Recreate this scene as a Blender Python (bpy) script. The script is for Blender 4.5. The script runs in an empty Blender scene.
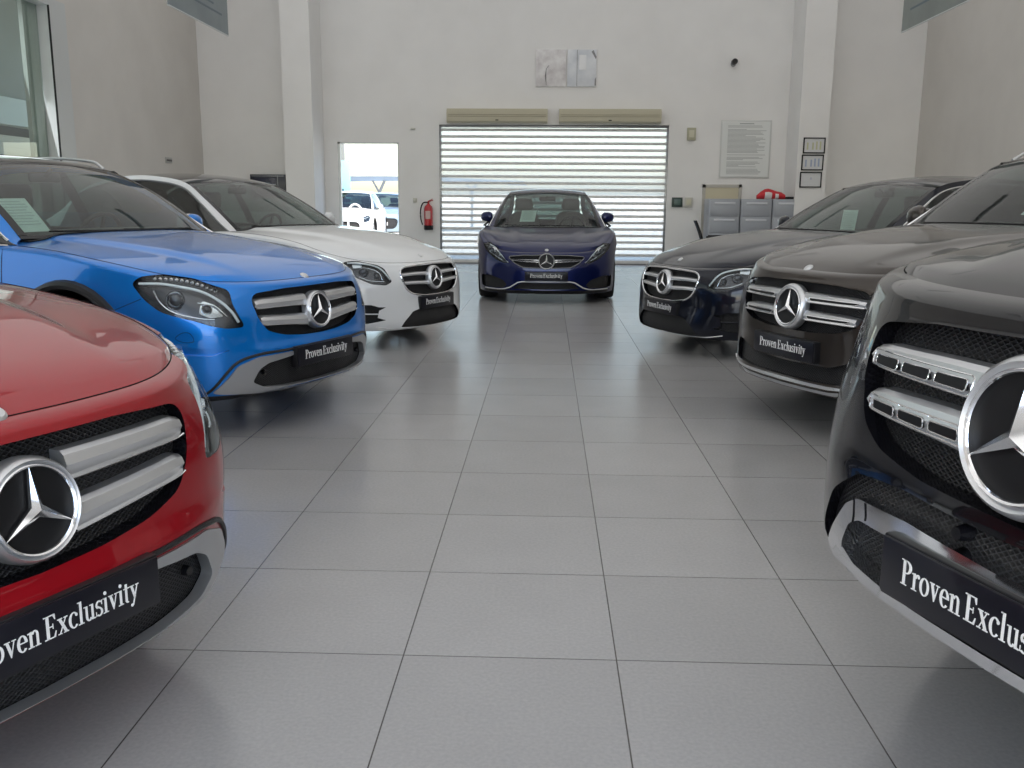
import bpy, bmesh, math, random
from mathutils import Vector, Matrix
from mathutils.bvhtree import BVHTree
random.seed(7)
SC = bpy.context.scene
COL = SC.collection
PI = math.pi

# ------------------------------------------------------------------ materials
MATS = {}
def mat(name, col, rough=.5, metal=0., coat=0., spec=.5, trans=0., emit=None, coat_rough=.03):
    if name in MATS: return MATS[name]
    m = bpy.data.materials.new(name); m.use_nodes = True
    b = m.node_tree.nodes['Principled BSDF']
    b.inputs['Base Color'].default_value = (*col, 1)
    b.inputs['Roughness'].default_value = rough
    b.inputs['Metallic'].default_value = metal
    b.inputs['Coat Weight'].default_value = coat
    b.inputs['Coat Roughness'].default_value = coat_rough
    b.inputs['Specular IOR Level'].default_value = spec
    if trans: b.inputs['Transmission Weight'].default_value = trans
    MATS[name] = m
    return m
def noise_tint(m, col_a, col_b, scale=8., bump=0., detail=4, coord='Object'):
    nt = m.node_tree; b = nt.nodes['Principled BSDF']
    tc = nt.nodes.new('ShaderNodeTexCoord'); n = nt.nodes.new('ShaderNodeTexNoise')
    n.inputs['Scale'].default_value = scale; n.inputs['Detail'].default_value = detail
    r = nt.nodes.new('ShaderNodeValToRGB')
    r.color_ramp.elements[0].color = (*col_a, 1); r.color_ramp.elements[1].color = (*col_b, 1)
    r.color_ramp.elements[0].position = .35; r.color_ramp.elements[1].position = .65
    nt.links.new(tc.outputs[coord], n.inputs['Vector']); nt.links.new(n.outputs['Fac'], r.inputs['Fac'])
    nt.links.new(r.outputs['Color'], b.inputs['Base Color'])
    if bump:
        bp = nt.nodes.new('ShaderNodeBump'); bp.inputs['Strength'].default_value = bump
        bp.inputs['Distance'].default_value = .01
        nt.links.new(n.outputs['Fac'], bp.inputs['Height']); nt.links.new(bp.outputs['Normal'], b.inputs['Normal'])
    return m
def glass_mat(name, tint, gloss_rough=.0, ior=1.5, boost=0.):
    if name in MATS: return MATS[name]
    m = bpy.data.materials.new(name); m.use_nodes = True; nt = m.node_tree
    nt.nodes.remove(nt.nodes['Principled BSDF']); out = nt.nodes['Material Output']
    t = nt.nodes.new('ShaderNodeBsdfTransparent'); t.inputs['Color'].default_value = (*tint, 1)
    g = nt.nodes.new('ShaderNodeBsdfGlossy'); g.inputs['Roughness'].default_value = gloss_rough
    g.inputs['Color'].default_value = (1, 1, 1, 1)
    f = nt.nodes.new('ShaderNodeFresnel'); f.inputs['IOR'].default_value = ior
    mx = nt.nodes.new('ShaderNodeMixShader')
    a = nt.nodes.new('ShaderNodeMath'); a.operation = 'ADD'; a.inputs[1].default_value = boost; a.use_clamp = True
    ge = nt.nodes.new('ShaderNodeNewGeometry'); iv = nt.nodes.new('ShaderNodeMath'); iv.operation = 'SUBTRACT'; iv.inputs[0].default_value = 1.
    nt.links.new(ge.outputs['Backfacing'], iv.inputs[1])       # the pane reflects on its outer face only
    ml = nt.nodes.new('ShaderNodeMath'); ml.operation = 'MULTIPLY'
    nt.links.new(f.outputs['Fac'], a.inputs[0]); nt.links.new(a.outputs[0], ml.inputs[0]); nt.links.new(iv.outputs[0], ml.inputs[1]); nt.links.new(ml.outputs[0], mx.inputs[0])
    nt.links.new(t.outputs[0], mx.inputs[1]); nt.links.new(g.outputs[0], mx.inputs[2])
    nt.links.new(mx.outputs[0], out.inputs['Surface'])
    MATS[name] = m
    return m
def mesh_grille_mat(name, scale=60., col=(.012, .012, .014), col2=(.042, .042, .046), rough=.4, angle=True):
    """black plastic with a fine diagonal lattice, pattern in object space (x across, z up)"""
    if name in MATS: return MATS[name]
    m = mat(name, col, rough, spec=.35)
    nt = m.node_tree; b = nt.nodes['Principled BSDF']
    tc = nt.nodes.new('ShaderNodeTexCoord')
    mp = nt.nodes.new('ShaderNodeMapping'); mp.vector_type = 'POINT'
    nt.links.new(tc.outputs['Object'], mp.inputs['Vector'])
    vals = []
    for sgn in (1, -1):
        d = nt.nodes.new('ShaderNodeVectorMath'); d.operation = 'DOT_PRODUCT'
        d.inputs[1].default_value = (scale * 1.0, 0, sgn * scale * 1.6)
        nt.links.new(mp.outputs['Vector'], d.inputs[0])
        s = nt.nodes.new('ShaderNodeMath'); s.operation = 'SINE'
        mul = nt.nodes.new('ShaderNodeMath'); mul.operation = 'MULTIPLY'; mul.inputs[1].default_value = 2 * PI / 2
        nt.links.new(d.outputs['Value'], mul.inputs[0]); nt.links.new(mul.outputs[0], s.inputs[0])
        ab = nt.nodes.new('ShaderNodeMath'); ab.operation = 'ABSOLUTE'
        nt.links.new(s.outputs[0], ab.inputs[0]); vals.append(ab)
    mn = nt.nodes.new('ShaderNodeMath'); mn.operation = 'MINIMUM'
    nt.links.new(vals[0].outputs[0], mn.inputs[0]); nt.links.new(vals[1].outputs[0], mn.inputs[1])
    r = nt.nodes.new('ShaderNodeValToRGB')
    r.color_ramp.elements[0].position = .15; r.color_ramp.elements[0].color = (*col2, 1)
    r.color_ramp.elements[1].position = .42; r.color_ramp.elements[1].color = (*[c * .25 for c in col], 1)
    nt.links.new(mn.outputs[0], r.inputs['Fac']); nt.links.new(r.outputs['Color'], b.inputs['Base Color'])
    bp = nt.nodes.new('ShaderNodeBump'); bp.inputs['Strength'].default_value = .7; bp.inputs['Distance'].default_value = .004
    bp.invert = True
    nt.links.new(mn.outputs[0], bp.inputs['Height']); nt.links.new(bp.outputs['Normal'], b.inputs['Normal'])
    return m

M = dict(
    black=mat('black_plastic', (.008, .008, .009), .45, spec=.3),
    gloss=mat('gloss_black', (.005, .005, .007), .1, spec=.5),
    trim=mat('black_trim', (.010, .010, .012), .38, spec=.35),
    gap=mat('panel_gap_dark', (.004, .004, .005), .7, spec=.1),
    chrome=mat('chrome', (.82, .83, .85), .08, 1.),
    silver=mat('satin_silver', (.64, .65, .67), .32, .85, coat=.2),
    darksilver=mat('dark_satin_silver', (.22, .225, .235), .3, .8),
    skid=mat('silver_skid_plate', (.46, .47, .49), .34, .75, coat=.3),
    rubber=mat('tyre_rubber', (.015, .015, .016), .75),
    rim=mat('wheel_silver', (.5, .51, .53), .25, .9),
    darkrim=mat('wheel_dark', (.06, .06, .065), .3, .7),
    lens=glass_mat('headlight_glass', (.93, .96, .97), .0, 1.45),
    wind=glass_mat('windscreen_glass', (.84, .92, .88), .0, 1.42, .02),
    sideglass=glass_mat('side_glass', (.34, .40, .39), .0, 1.5, .03),
    roofglass=mat('panoramic_roof_glass', (.012, .013, .014), .05, coat=.6),
    interior=mat('cabin_dark', (.035, .036, .036), .7, spec=.2),
    seat=mat('seat_leather', (.085, .08, .075), .5),
    seatlight=mat('seat_leather_beige', (.25, .22, .18), .5),
    lampblack=mat('headlamp_bezel', (.09, .09, .10), .25, .7),
    reflector=mat('headlamp_reflector', (.7, .71, .74), .12, 1.),
    drl=mat('light_guide_white', (.8, .82, .83), .25, 0., coat=.6),
    lenseye=mat('projector_lens', (.04, .045, .06), .02, .3, coat=1.),
    amber=mat('amber_plastic', (.7, .25, .03), .3),
    red=mat('tail_lamp_red', (.35, .01, .01), .15, coat=.5),
    plate=mat('plate_black', (.008, .008, .013), .3, coat=.15, spec=.3),
    white=mat('white_lettering', (.85, .85, .85), .5),
    disc=mat('emblem_black', (.006, .006, .007), .5, spec=.3),
    paper=mat('paper_white', (.72, .78, .78), .7),
)
M['mesh'] = mesh_grille_mat('grille_mesh', 55)
M['mesh_big'] = mesh_grille_mat('grille_mesh_coarse', 52)

def paint(name, col, metal=.35, rough=.32, spec=.15, coat=1.):
    return mat(name, col, rough, metal, coat=coat, coat_rough=.02, spec=spec)

# ------------------------------------------------------------------ helpers
def link_mesh(name, bm, m, parent=None, smooth=True, angle=35, loc=None, ms=None):
    me = bpy.data.meshes.new(name)
    bmesh.ops.recalc_face_normals(bm, faces=bm.faces[:])
    bm.to_mesh(me); bm.free()
    for x in (ms or [m]): me.materials.append(x)
    if smooth:
        for p in me.polygons: p.use_smooth = True
        me.set_sharp_from_angle(angle=math.radians(angle))
    o = bpy.data.objects.new(name, me); COL.objects.link(o)
    if parent is not None: o.parent = parent
    if loc: o.location = loc
    return o
def tag(o, label=None, cat=None, group=None, kind=None):
    if label: o['label'] = label
    if cat: o['category'] = cat
    if group: o['group'] = group
    if kind: o['kind'] = kind
    return o
def empty(name, loc=(0, 0, 0), rz=0):
    o = bpy.data.objects.new(name, None); COL.objects.link(o)
    o.location = loc; o.rotation_euler = (0, 0, rz); o.empty_display_size = .2
    return o
def box(bm, x0, x1, y0, y1, z0, z1, bev=0., seg=2, mi=0):
    vs = [bm.verts.new((x, y, z)) for x in (x0, x1) for y in (y0, y1) for z in (z0, z1)]
    fs = [bm.faces.new([vs[i] for i in f]) for f in ((0, 1, 3, 2), (4, 6, 7, 5), (0, 4, 5, 1), (2, 3, 7, 6), (0, 2, 6, 4), (1, 5, 7, 3))]
    for f in fs: f.material_index = mi
    if bev:
        es = list({e for f in fs for e in f.edges})
        r = bmesh.ops.bevel(bm, geom=es, offset=bev, segments=seg, affect='EDGES', profile=.5)
        for f in r['faces']: f.material_index = mi
    return vs
def tube(bm, pts, r, closed=False, seg=8, rs=None, flat=1., caps=True):
    pts = [Vector(p) for p in pts]; n = len(pts); rings = []
    up0 = Vector((0, 0, 1))
    for i, p in enumerate(pts):
        a = pts[(i - 1) % n] if (closed or i > 0) else p
        b = pts[(i + 1) % n] if (closed or i < n - 1) else p
        t = (b - a)
        if t.length < 1e-9: t = Vector((0, 1, 0))
        t.normalize()
        s = t.cross(up0)
        if s.length < .05: s = t.cross(Vector((0, 1, 0)))
        s.normalize(); u = s.cross(t).normalized()
        rr = rs[i] if rs else r
        rings.append([bm.verts.new(p + s * math.cos(2 * PI * k / seg) * rr + u * math.sin(2 * PI * k / seg) * rr * flat) for k in range(seg)])
    for i in range(n if closed else n - 1):
        A, B = rings[i], rings[(i + 1) % n]
        for k in range(seg):
            bm.faces.new((A[k], A[(k + 1) % seg], B[(k + 1) % seg], B[k]))
    if not closed and caps:
        bm.faces.new(rings[0][::-1]); bm.faces.new(rings[-1])
def lathe(bm, prof, axis='x', seg=48, center=(0, 0, 0), closed=False):
    """prof: list of (r, h); h along axis"""
    c = Vector(center); rings = []
    for r, h in prof:
        ring = []
        for k in range(seg):
            a = 2 * PI * k / seg; s, t = math.cos(a) * r, math.sin(a) * r
            v = {'x': (h, s, t), 'y': (s, h, t), 'z': (s, t, h)}[axis]
            ring.append(bm.verts.new(c + Vector(v)))
        rings.append(ring)
    n = len(rings)
    for i in range(n if closed else n - 1):
        A, B = rings[i], rings[(i + 1) % n]
        for k in range(seg):
            bm.faces.new((A[k], A[(k + 1) % seg], B[(k + 1) % seg], B[k]))
    if not closed:
        for ring, rv in ((rings[0], False), (rings[-1], True)):
            if (ring[0].co - ring[seg // 2].co).length > 1e-6: bm.faces.new(ring[::-1] if rv else ring)
def pchip(tab):
    xs = [t[0] for t in tab]; ys = [t[1] for t in tab]; n = len(xs)
    h = [xs[i + 1] - xs[i] for i in range(n - 1)]; d = [(ys[i + 1] - ys[i]) / h[i] for i in range(n - 1)]
    m = [0.] * n
    if n == 2: m = [d[0], d[0]]
    else:
        for i in range(1, n - 1):
            if d[i - 1] * d[i] > 0:
                w1, w2 = 2 * h[i] + h[i - 1], h[i] + 2 * h[i - 1]
                m[i] = (w1 + w2) / (w1 / d[i - 1] + w2 / d[i])
        m[0] = d[0]; m[-1] = d[-1]
    def f(x):
        if x <= xs[0]: return ys[0]
        if x >= xs[-1]: return ys[-1]
        lo = 0
        while x > xs[lo + 1]: lo += 1
        t = (x - xs[lo]) / h[lo]
        return ((2 * t**3 - 3 * t**2 + 1) * ys[lo] + (t**3 - 2 * t**2 + t) * h[lo] * m[lo] + (-2 * t**3 + 3 * t**2) * ys[lo + 1] + (t**3 - t**2) * h[lo] * m[lo + 1])
    return f
def crom(pts, n=12, closed=False):
    """centripetal Catmull-Rom through points of any dimension"""
    P = [list(p) for p in pts]; dim = len(P[0]); N = len(P); out = []
    def g(i):
        if closed: return P[i % N]
        if i < 0: return [2 * P[0][k] - P[1][k] for k in range(dim)]
        if i >= N: return [2 * P[-1][k] - P[-2][k] for k in range(dim)]
        return P[i]
    for i in range(N if closed else N - 1):
        p0, p1, p2, p3 = g(i - 1), g(i), g(i + 1), g(i + 2)
        dd = lambda a, b: max(1e-5, math.dist(a, b)) ** .5
        t0 = 0; t1 = dd(p0, p1); t2 = t1 + dd(p1, p2); t3 = t2 + dd(p2, p3)
        for k in range(n):
            t = t1 + (t2 - t1) * k / n; r = []
            for c in range(dim):
                a1 = (t1 - t) / (t1 - t0) * p0[c] + (t - t0) / (t1 - t0) * p1[c]
                a2 = (t2 - t) / (t2 - t1) * p1[c] + (t - t1) / (t2 - t1) * p2[c]
                a3 = (t3 - t) / (t3 - t2) * p2[c] + (t - t2) / (t3 - t2) * p3[c]
                b1 = (t2 - t) / (t2 - t0) * a1 + (t - t0) / (t2 - t0) * a2
                b2 = (t3 - t) / (t3 - t1) * a2 + (t - t1) / (t3 - t1) * a3
                r.append((t2 - t) / (t2 - t1) * b1 + (t - t1) / (t2 - t1) * b2)
            out.append(r)
    if not closed: out.append(P[-1])
    return out
def roundpoly(P, r, n=4):
    """round every corner of a closed polygon (any dim)"""
    out = []; N = len(P); P = [Vector(p) for p in P]
    for i in range(N):
        a, b, c = P[i - 1], P[i], P[(i + 1) % N]
        ra = min(r, .45 * (a - b).length); rc = min(r, .45 * (c - b).length)
        s = b + (a - b).normalized() * ra; e = b + (c - b).normalized() * rc
        for k in range(n + 1):
            t = k / n; out.append((1 - t)**2 * s + 2 * t * (1 - t) * b + t * t * e)
    return out
def sstep(a, b, x):
    t = min(1, max(0, (x - a) / (b - a))); return t * t * (3 - 2 * t)
def mirx(P): return [(-p[0],) + tuple(p[1:]) for p in P]

# ------------------------------------------------------------------ car body
def body_bmesh(S, hood_mi=1):
    plan = crom(S['plan'], 24)                       # (x, y, zsh)
    u = [0]
    for a, b in zip(plan, plan[1:]): u.append(u[-1] + math.dist(a[:2], b[:2]))
    def at_u(t):
        t = min(max(t, 0), u[-1]); lo = 0; hi = len(u) - 1
        while hi - lo > 1:
            m = (lo + hi) // 2
            if u[m] <= t: lo = m
            else: hi = m
        f = (t - u[lo]) / max(1e-9, u[hi] - u[lo])
        return [plan[lo][k] * (1 - f) + plan[hi][k] * f for k in range(3)]
    def find(cond):
        for i, p in enumerate(plan):
            if cond(i, p): return u[i]
    xmax = max(p[0] for p in plan); L = plan[-1][1]
    # corners where the tangent turns past 45 degrees
    uc = find(lambda i, p: i > 3 and (plan[i + 1][1] - p[1]) > (plan[i + 1][0] - p[0]) * 1.0)
    ur = None
    for i in range(len(plan) - 2, 0, -1):
        if (plan[i][1] - plan[i - 1][1]) > abs(plan[i][0] - plan[i - 1][0]): ur = u[i]; break
    NF = S.get('NF', 36)
    cols = [uc * i / NF for i in range(NF + 1)]
    y15 = find(lambda i, p: p[1] > 1.5)
    ns1 = S.get('NS', 44); ns2 = 30
    side = [uc + (y15 - uc) * j / ns1 for j in range(1, ns1 + 1)] + [y15 + (ur - y15) * j / ns2 for j in range(1, ns2 + 1)]
    rear = [ur + (u[-1] - ur) * i / NF for i in range(1, NF + 1)]
    us = cols + side + rear
    nS = len(side)
    base = [at_u(t) for t in us]
    nrm = []
    for t in us:
        a, b = at_u(t - .004), at_u(t + .004); dx, dy = b[0] - a[0], b[1] - a[1]; l = math.hypot(dx, dy) or 1
        nrm.append((dy / l, -dx / l))
    nrm[0] = (0, -1); nrm[-1] = (0, 1)
    C, K = pchip(S['nose']), pchip(S['corner']); SX = pchip(S['side'])
    RR = pchip(S.get('rearprof', [(.1, .12), (.3, .02), (.6, 0), (.8, .03), (1.0, .1), (1.3, .2)]))
    zb = pchip(S['zb'])                              # (y, z bottom)
    NL = S.get('NL', 34)
    r0, rz0 = S.get('round', (.055, .035))
    TH = math.radians(S.get('theta', 62))
    rows = []
    def shape(x, y, z, n):
        fade = 1 - sstep(.25, 1.0, y)
        wk = sstep(.40, .88, x / xmax)
        d = C(z) * (1 - wk) + K(z) * wk
        fr = 1 - sstep(0., .6, L - y)
        xx = x * SX(z) if x > 0 else 0
        yy = y + d * fade - RR(z) * fr
        for fn in S.get('dents', []):
            dd = fn(xx, yy, z); xx -= n[0] * dd if x > 1e-6 else 0; yy -= n[1] * dd
        return xx, yy, z
    for k in range(NL + 1):
        v = k / NL; row = []
        for (x, y, zs), n in zip(base, nrm):
            z0 = zb(y); z = z0 + (zs - z0) * v
            row.append(shape(x, y, z, n))
        rows.append(row)
    NR = 5
    for k in range(1, NR + 1):
        th = TH * k / NR; row = []
        ins = r0 * (1 - math.cos(th)) * 1.0 / 1.0; up = rz0 * math.sin(th)
        for (x, y, zs), n in zip(base, nrm):
            X, Y, Z = shape(x, y, zs, n)
            row.append((max(0, X - n[0] * ins * 1.6) if x > 0 else 0, Y - n[1] * ins * 1.6, zs + up))
        rows.append(row)
    bm = bmesh.new()
    V = [[bm.verts.new(p) for p in row] for row in rows]
    hfz, hfx = S.get('hood_front', (9, 0))
    for k in range(len(V) - 1):
        for i in range(len(us) - 1):
            f = bm.faces.new((V[k][i], V[k][i + 1], V[k + 1][i + 1], V[k + 1][i])); c = f.calc_center_median()
            if c.z > hfz and c.x < hfx and c.y < .5: f.material_index = hood_mi
            if c.z < S.get('clad_z', 0): f.material_index = 5
    # top & bottom grids
    zt = pchip(S['zt'])
    def grid(edge_v, edge_p, top):
        F = edge_p[:NF + 1]; Sd = edge_p[NF:NF + nS + 1]; R = edge_p[NF + nS:][::-1]
        nb = len(Sd); G = [[None] * (NF + 1) for _ in range(nb)]
        f0 = F[0]; sc0 = Sd[0]; r0_ = R[0]; sl = Sd[-1]
        for j in range(nb):
            Sj = Sd[j]
            ya = Sj[1] - (sc0[1] - f0[1]) * math.exp(-(Sj[1] - sc0[1]) / .45)
            ya += (r0_[1] - sl[1]) * math.exp(-(sl[1] - Sj[1]) / .45)
            Cj = (0, ya)
            for i in range(NF + 1):
                A = F[i][0] / F[NF][0]
                if j == 0: p = F[i]; v = edge_v[i]
                elif i == NF: p = Sj; v = edge_v[NF + j]
                elif j == nb - 1: p = R[i]; v = edge_v[len(us) - 1 - i]
                else:
                    wf = math.exp(-(Sj[1] - sc0[1]) / .35); wr = math.exp(-(sl[1] - Sj[1]) / .35)
                    Al = A
                    x = Al * Sj[0] + wf * (F[i][0] - Al * sc0[0]) + wr * (R[i][0] - Al * sl[0])
                    y = (1 - Al) * Cj[1] + Al * Sj[1] + wf * (F[i][1] - ((1 - Al) * f0[1] + Al * sc0[1])) + wr * (R[i][1] - ((1 - Al) * r0_[1] + Al * sl[1]))
                    if top:
                        g = abs(A) ** S.get('crown', 2.4)
                        cz = zt(y) 
                        z = cz + (Sj[2] - cz) * g
                        e0 = F[i][2] - (zt(F[i][1]) + (sc0[2] - zt(F[i][1])) * g)
                        z += e0 * math.exp(-((y - F[i][1]) / .10)) * (1 - g)
                        er = R[i][2] - (zt(R[i][1]) + (sl[2] - zt(R[i][1])) * g)
                        z += er * math.exp(-((R[i][1] - y) / .2))
                        if 'hood' in S: z += S['hood'](x, y)
                    else: z = (edge_p[0][2] + (Sj[2] - edge_p[0][2]) * A) if False else zb(y)
                    v = bm.verts.new((x, y, z))
                G[j][i] = v
        for j in range(nb - 1):
            for i in range(NF):
                f = bm.faces.new((G[j][i], G[j][i + 1], G[j + 1][i + 1], G[j + 1][i]))
                if top:
                    c = f.calc_center_median()
                    if c.y < S['cowl'] + .10 * (c.x / .7) ** 2: f.material_index = hood_mi
        return G
    grid(V[-1], rows[-1], True)
    grid(V[0], rows[0], False)
    # mirror
    geom = bm.verts[:] + bm.edges[:] + bm.faces[:]
    for v in bm.verts:
        if abs(v.co.x) < 1e-5: v.co.x = 0
    bmesh.ops.mirror(bm, geom=geom, axis='X', merge_dist=1e-5)
    bmesh.ops.remove_doubles(bm, verts=bm.verts[:], dist=1e-5)
    bmesh.ops.recalc_face_normals(bm, faces=bm.faces[:])
    # hood outline for the shut line (half): side edge then front edge
    return bm
# ------------------------------------------------------------------ car shape tables (metres, nose at y=0, +y to the rear)
def gauss(t, w): return math.exp(-(t / w) ** 2)
def hood_ridge(x0, x1, y0, y1, h, w):
    """a pair of raised lines on the hood running from (x0,y0) to (x1,y1)"""
    def f(x, y):
        if y < y0 - .2: return 0
        t = min(1, max(0, (y - y0) / (y1 - y0))); xc = x0 + (x1 - x0) * t
        d = abs(x) - xc
        # plateau inside the line, soft shoulder outside
        s = 1 / (1 + math.exp(d / w))
        return h * s * sstep(y0 - .15, y0 + .35, y)
    return f
GLA = dict(clad_z=.236, L=4.42, H=1.494, wb=2.70, fo=1.0, wr=.36, tw=.235,
    plan=[(0, 0, .795), (.2, .006, .795), (.4, .032, .797), (.55, .078, .802), (.68, .150, .815), (.78, .255, .838), (.845, .41, .866), (.885, .62, .895), (.905, .87, .922), (.905, 1.2, .958), (.90, 2.3, 1.0), (.905, 3.3, 1.02), (.89, 3.8, 1.02), (.84, 4.15, 1.0), (.70, 4.32, .98), (.4, 4.39, .97), (0, 4.42, .965)],
    nose=[(.12, .34), (.18, .22), (.215, .09), (.235, .03), (.29, .012), (.355, .010), (.461, .008), (.51, .022), (.65, .035), (.785, .062), (.83, .085), (.9, .12)],
    corner=[(.12, .26), (.18, .18), (.225, .07), (.26, .035), (.30, .025), (.42, .02), (.55, .015), (.65, .03), (.75, .07), (.85, .13), (1.0, .16)],
    side=[(.15, .93), (.25, .965), (.4, .99), (.6, 1.0), (.8, .985), (.95, .96), (1.05, .93)],
    zb=[(0, .205), (.4, .21), (1., .2), (3.5, .2), (4.42, .3)],
    zt=[(0, .80), (.11, .850), (.22, .886), (.40, .924), (.65, .968), (1.0, 1.012), (1.4, 1.05), (1.8, 1.06), (3.8, 1.06), (4.42, .99)],
    hood=hood_ridge(.42, .60, .25, 1.45, .020, .013), cowl=1.36, crown=2.6,
    round=(.055, .035))
GLA['rail'] = [(.74, 1.50, 1.035), (.71, 1.70, 1.18), (.665, 1.94, 1.325), (.59, 2.24, 1.458), (.585, 2.52, 1.50), (.59, 2.95, 1.515), (.585, 3.4, 1.49), (.57, 3.82, 1.40), (.62, 4.05, 1.22), (.66, 4.22, 1.04)]
GLA['belt'] = [(.80, 1.44, 1.0), (.865, 1.66, 1.005), (.875, 1.9, 1.01), (.875, 2.2, 1.015), (.875, 2.5, 1.02), (.872, 2.95, 1.03), (.865, 3.35, 1.04), (.85, 3.75, 1.06), (.82, 4.0, 1.06), (.75, 4.2, 1.02)]
GLA['segs'] = (3, 7)          # windscreen ends / backlight starts at these rail points
GLA['bow'] = (.13, .06, .035) # windscreen bow at base, at header, roof crown

EC = dict(L=4.92, H=1.468, wb=2.94, fo=.93, wr=.345, tw=.245,
    plan=[(0, 0, .70), (.2, .008, .70), (.4, .04, .703), (.55, .095, .71), (.68, .18, .725), (.78, .29, .75), (.85, .44, .785), (.895, .64, .83), (.92, .9, .88), (.925, 1.3, .93), (.92, 2.4, .965), (.925, 3.5, .985), (.91, 4.1, .98), (.86, 4.6, .95), (.72, 4.82, .93), (.4, 4.9, .92), (0, 4.92, .92)],
    nose=[(.12, .10), (.16, .04), (.19, .0), (.25, -.005), (.33, .005), (.42, .018), (.55, .02), (.66, .045), (.72, .08), (.8, .13)],
    corner=[(.12, .08), (.18, .02), (.25, .0), (.4, .0), (.52, .01), (.62, .04), (.72, .10), (.82, .16), (1, .2)],
    side=[(.15, .93), (.25, .965), (.4, .99), (.6, 1.0), (.75, .985), (.9, .96), (1.05, .93)],
    zb=[(0, .165), (.4, .17), (1., .18), (3.5, .18), (4.92, .3)],
    zt=[(0, .71), (.10, .745), (.2, .795), (.35, .85), (.6, .905), (1.0, .965), (1.6, 1.005), (2.0, 1.0), (4.0, 1.02), (4.92, .96)],
    hood=hood_ridge(.36, .62, .25, 1.6, .02, .02), cowl=1.52, crown=2.6, round=(.055, .035))
EC['rail'] = [(.74, 1.66, .985), (.705, 1.88, 1.13), (.655, 2.13, 1.275), (.59, 2.42, 1.415), (.575, 2.8, 1.475), (.575, 3.15, 1.485), (.57, 3.5, 1.455), (.57, 3.9, 1.35), (.60, 4.2, 1.15), (.66, 4.5, .99)]
EC['belt'] = [(.80, 1.60, .945), (.875, 1.84, .955), (.885, 2.1, .965), (.885, 2.42, .972), (.885, 2.75, .98), (.885, 3.15, .985), (.882, 3.5, .99), (.87, 3.85, .995), (.84, 4.15, .99), (.76, 4.45, .96)]
EC['segs'] = (3, 6); EC['bow'] = (.13, .06, .035)

GC = dict(L=4.66, H=1.64, wb=2.87, fo=.95, wr=.36, tw=.245,
    plan=[(0, 0, .865), (.2, .008, .865), (.4, .035, .868), (.56, .085, .875), (.70, .165, .888), (.80, .27, .905), (.87, .42, .93), (.915, .64, .965), (.94, .9, 1.0), (.945, 1.25, 1.035), (.94, 2.3, 1.06), (.945, 3.4, 1.08), (.92, 4.0, 1.08), (.87, 4.4, 1.06), (.74, 4.57, 1.04), (.4, 4.64, 1.03), (0, 4.66, 1.03)],
    nose=[(.16, .12), (.22, .04), (.27, .0), (.315, -.01), (.38, .01), (.454, .014), (.58, .012), (.70, .02), (.84, .05), (.89, .085), (.95, .12)],
    corner=[(.16, .10), (.24, .03), (.30, .01), (.42, .01), (.55, .01), (.70, .03), (.80, .07), (.9, .12), (1.1, .18)],
    side=[(.15, .93), (.25, .965), (.4, .99), (.65, 1.0), (.85, .985), (1.0, .96), (1.15, .93)],
    zb=[(0, .255), (.4, .25), (1., .23), (3.5, .23), (4.66, .35)],
    zt=[(0, .87), (.10, .912), (.2, .955), (.4, 1.005), (.7, 1.055), (1.1, 1.10), (1.5, 1.125), (4.0, 1.12), (4.66, 1.05)],
    hood=hood_ridge(.36, .62, .25, 1.5, .024, .02), cowl=1.40, crown=2.6, round=(.06, .04), gap_skip=True)
GC['rail'] = [(.76, 1.54, 1.10), (.725, 1.74, 1.255), (.68, 1.98, 1.42), (.63, 2.22, 1.545), (.62, 2.6, 1.59), (.62, 3.1, 1.59), (.61, 3.6, 1.56), (.59, 4.0, 1.48), (.64, 4.25, 1.32), (.68, 4.43, 1.12)]
GC['belt'] = [(.82, 1.48, 1.06), (.90, 1.70, 1.07), (.91, 1.95, 1.08), (.91, 2.25, 1.085), (.91, 2.6, 1.09), (.91, 3.1, 1.1), (.905, 3.55, 1.11), (.88, 3.95, 1.12), (.85, 4.2, 1.12), (.78, 4.4, 1.09)]
GC['segs'] = (3, 7); GC['bow'] = (.13, .06, .035)

GS = dict(L=5.13, H=1.85, wb=3.075, fo=.98, wr=.385, tw=.265,
    plan=[(0, 0, 1.05), (.2, .006, 1.05), (.4, .03, 1.052), (.56, .072, 1.056), (.70, .14, 1.062), (.80, .235, 1.072), (.875, .38, 1.085), (.925, .6, 1.105), (.955, .9, 1.125), (.965, 1.25, 1.14), (.96, 2.3, 1.15), (.965, 3.6, 1.17), (.95, 4.4, 1.17), (.89, 4.85, 1.15), (.74, 5.03, 1.13), (.4, 5.11, 1.12), (0, 5.13, 1.12)],
    nose=[(.3, .34), (.38, .20), (.43, .07), (.465, .012), (.50, .004), (.64, .012), (.72, .03), (.88, .03), (1.0, .06), (1.06, .09), (1.15, .13)],
    corner=[(.3, .24), (.38, .15), (.44, .05), (.48, .015), (.65, .01), (.8, .03), (.95, .07), (1.06, .10), (1.2, .14)],
    side=[(.2, .93), (.3, .965), (.45, .99), (.75, 1.0), (.95, .985), (1.1, .965), (1.25, .94)],
    zb=[(0, .31), (.4, .30), (1., .27), (3.6, .27), (5.13, .38)],
    zt=[(0, 1.06), (.10, 1.10), (.22, 1.14), (.45, 1.185), (.8, 1.22), (1.2, 1.245), (1.6, 1.26), (4.4, 1.25), (5.13, 1.16)],
    hood=hood_ridge(.40, .66, .25, 1.5, .028, .022), cowl=1.36, crown=3.0, round=(.07, .05), gap_skip=True)
GS['rail'] = [(.79, 1.46, 1.22), (.76, 1.68, 1.40), (.72, 1.92, 1.58), (.68, 2.16, 1.72), (.67, 2.6, 1.78), (.67, 3.3, 1.79), (.665, 4.0, 1.775), (.655, 4.5, 1.72), (.69, 4.75, 1.48), (.73, 4.93, 1.2)]
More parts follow.
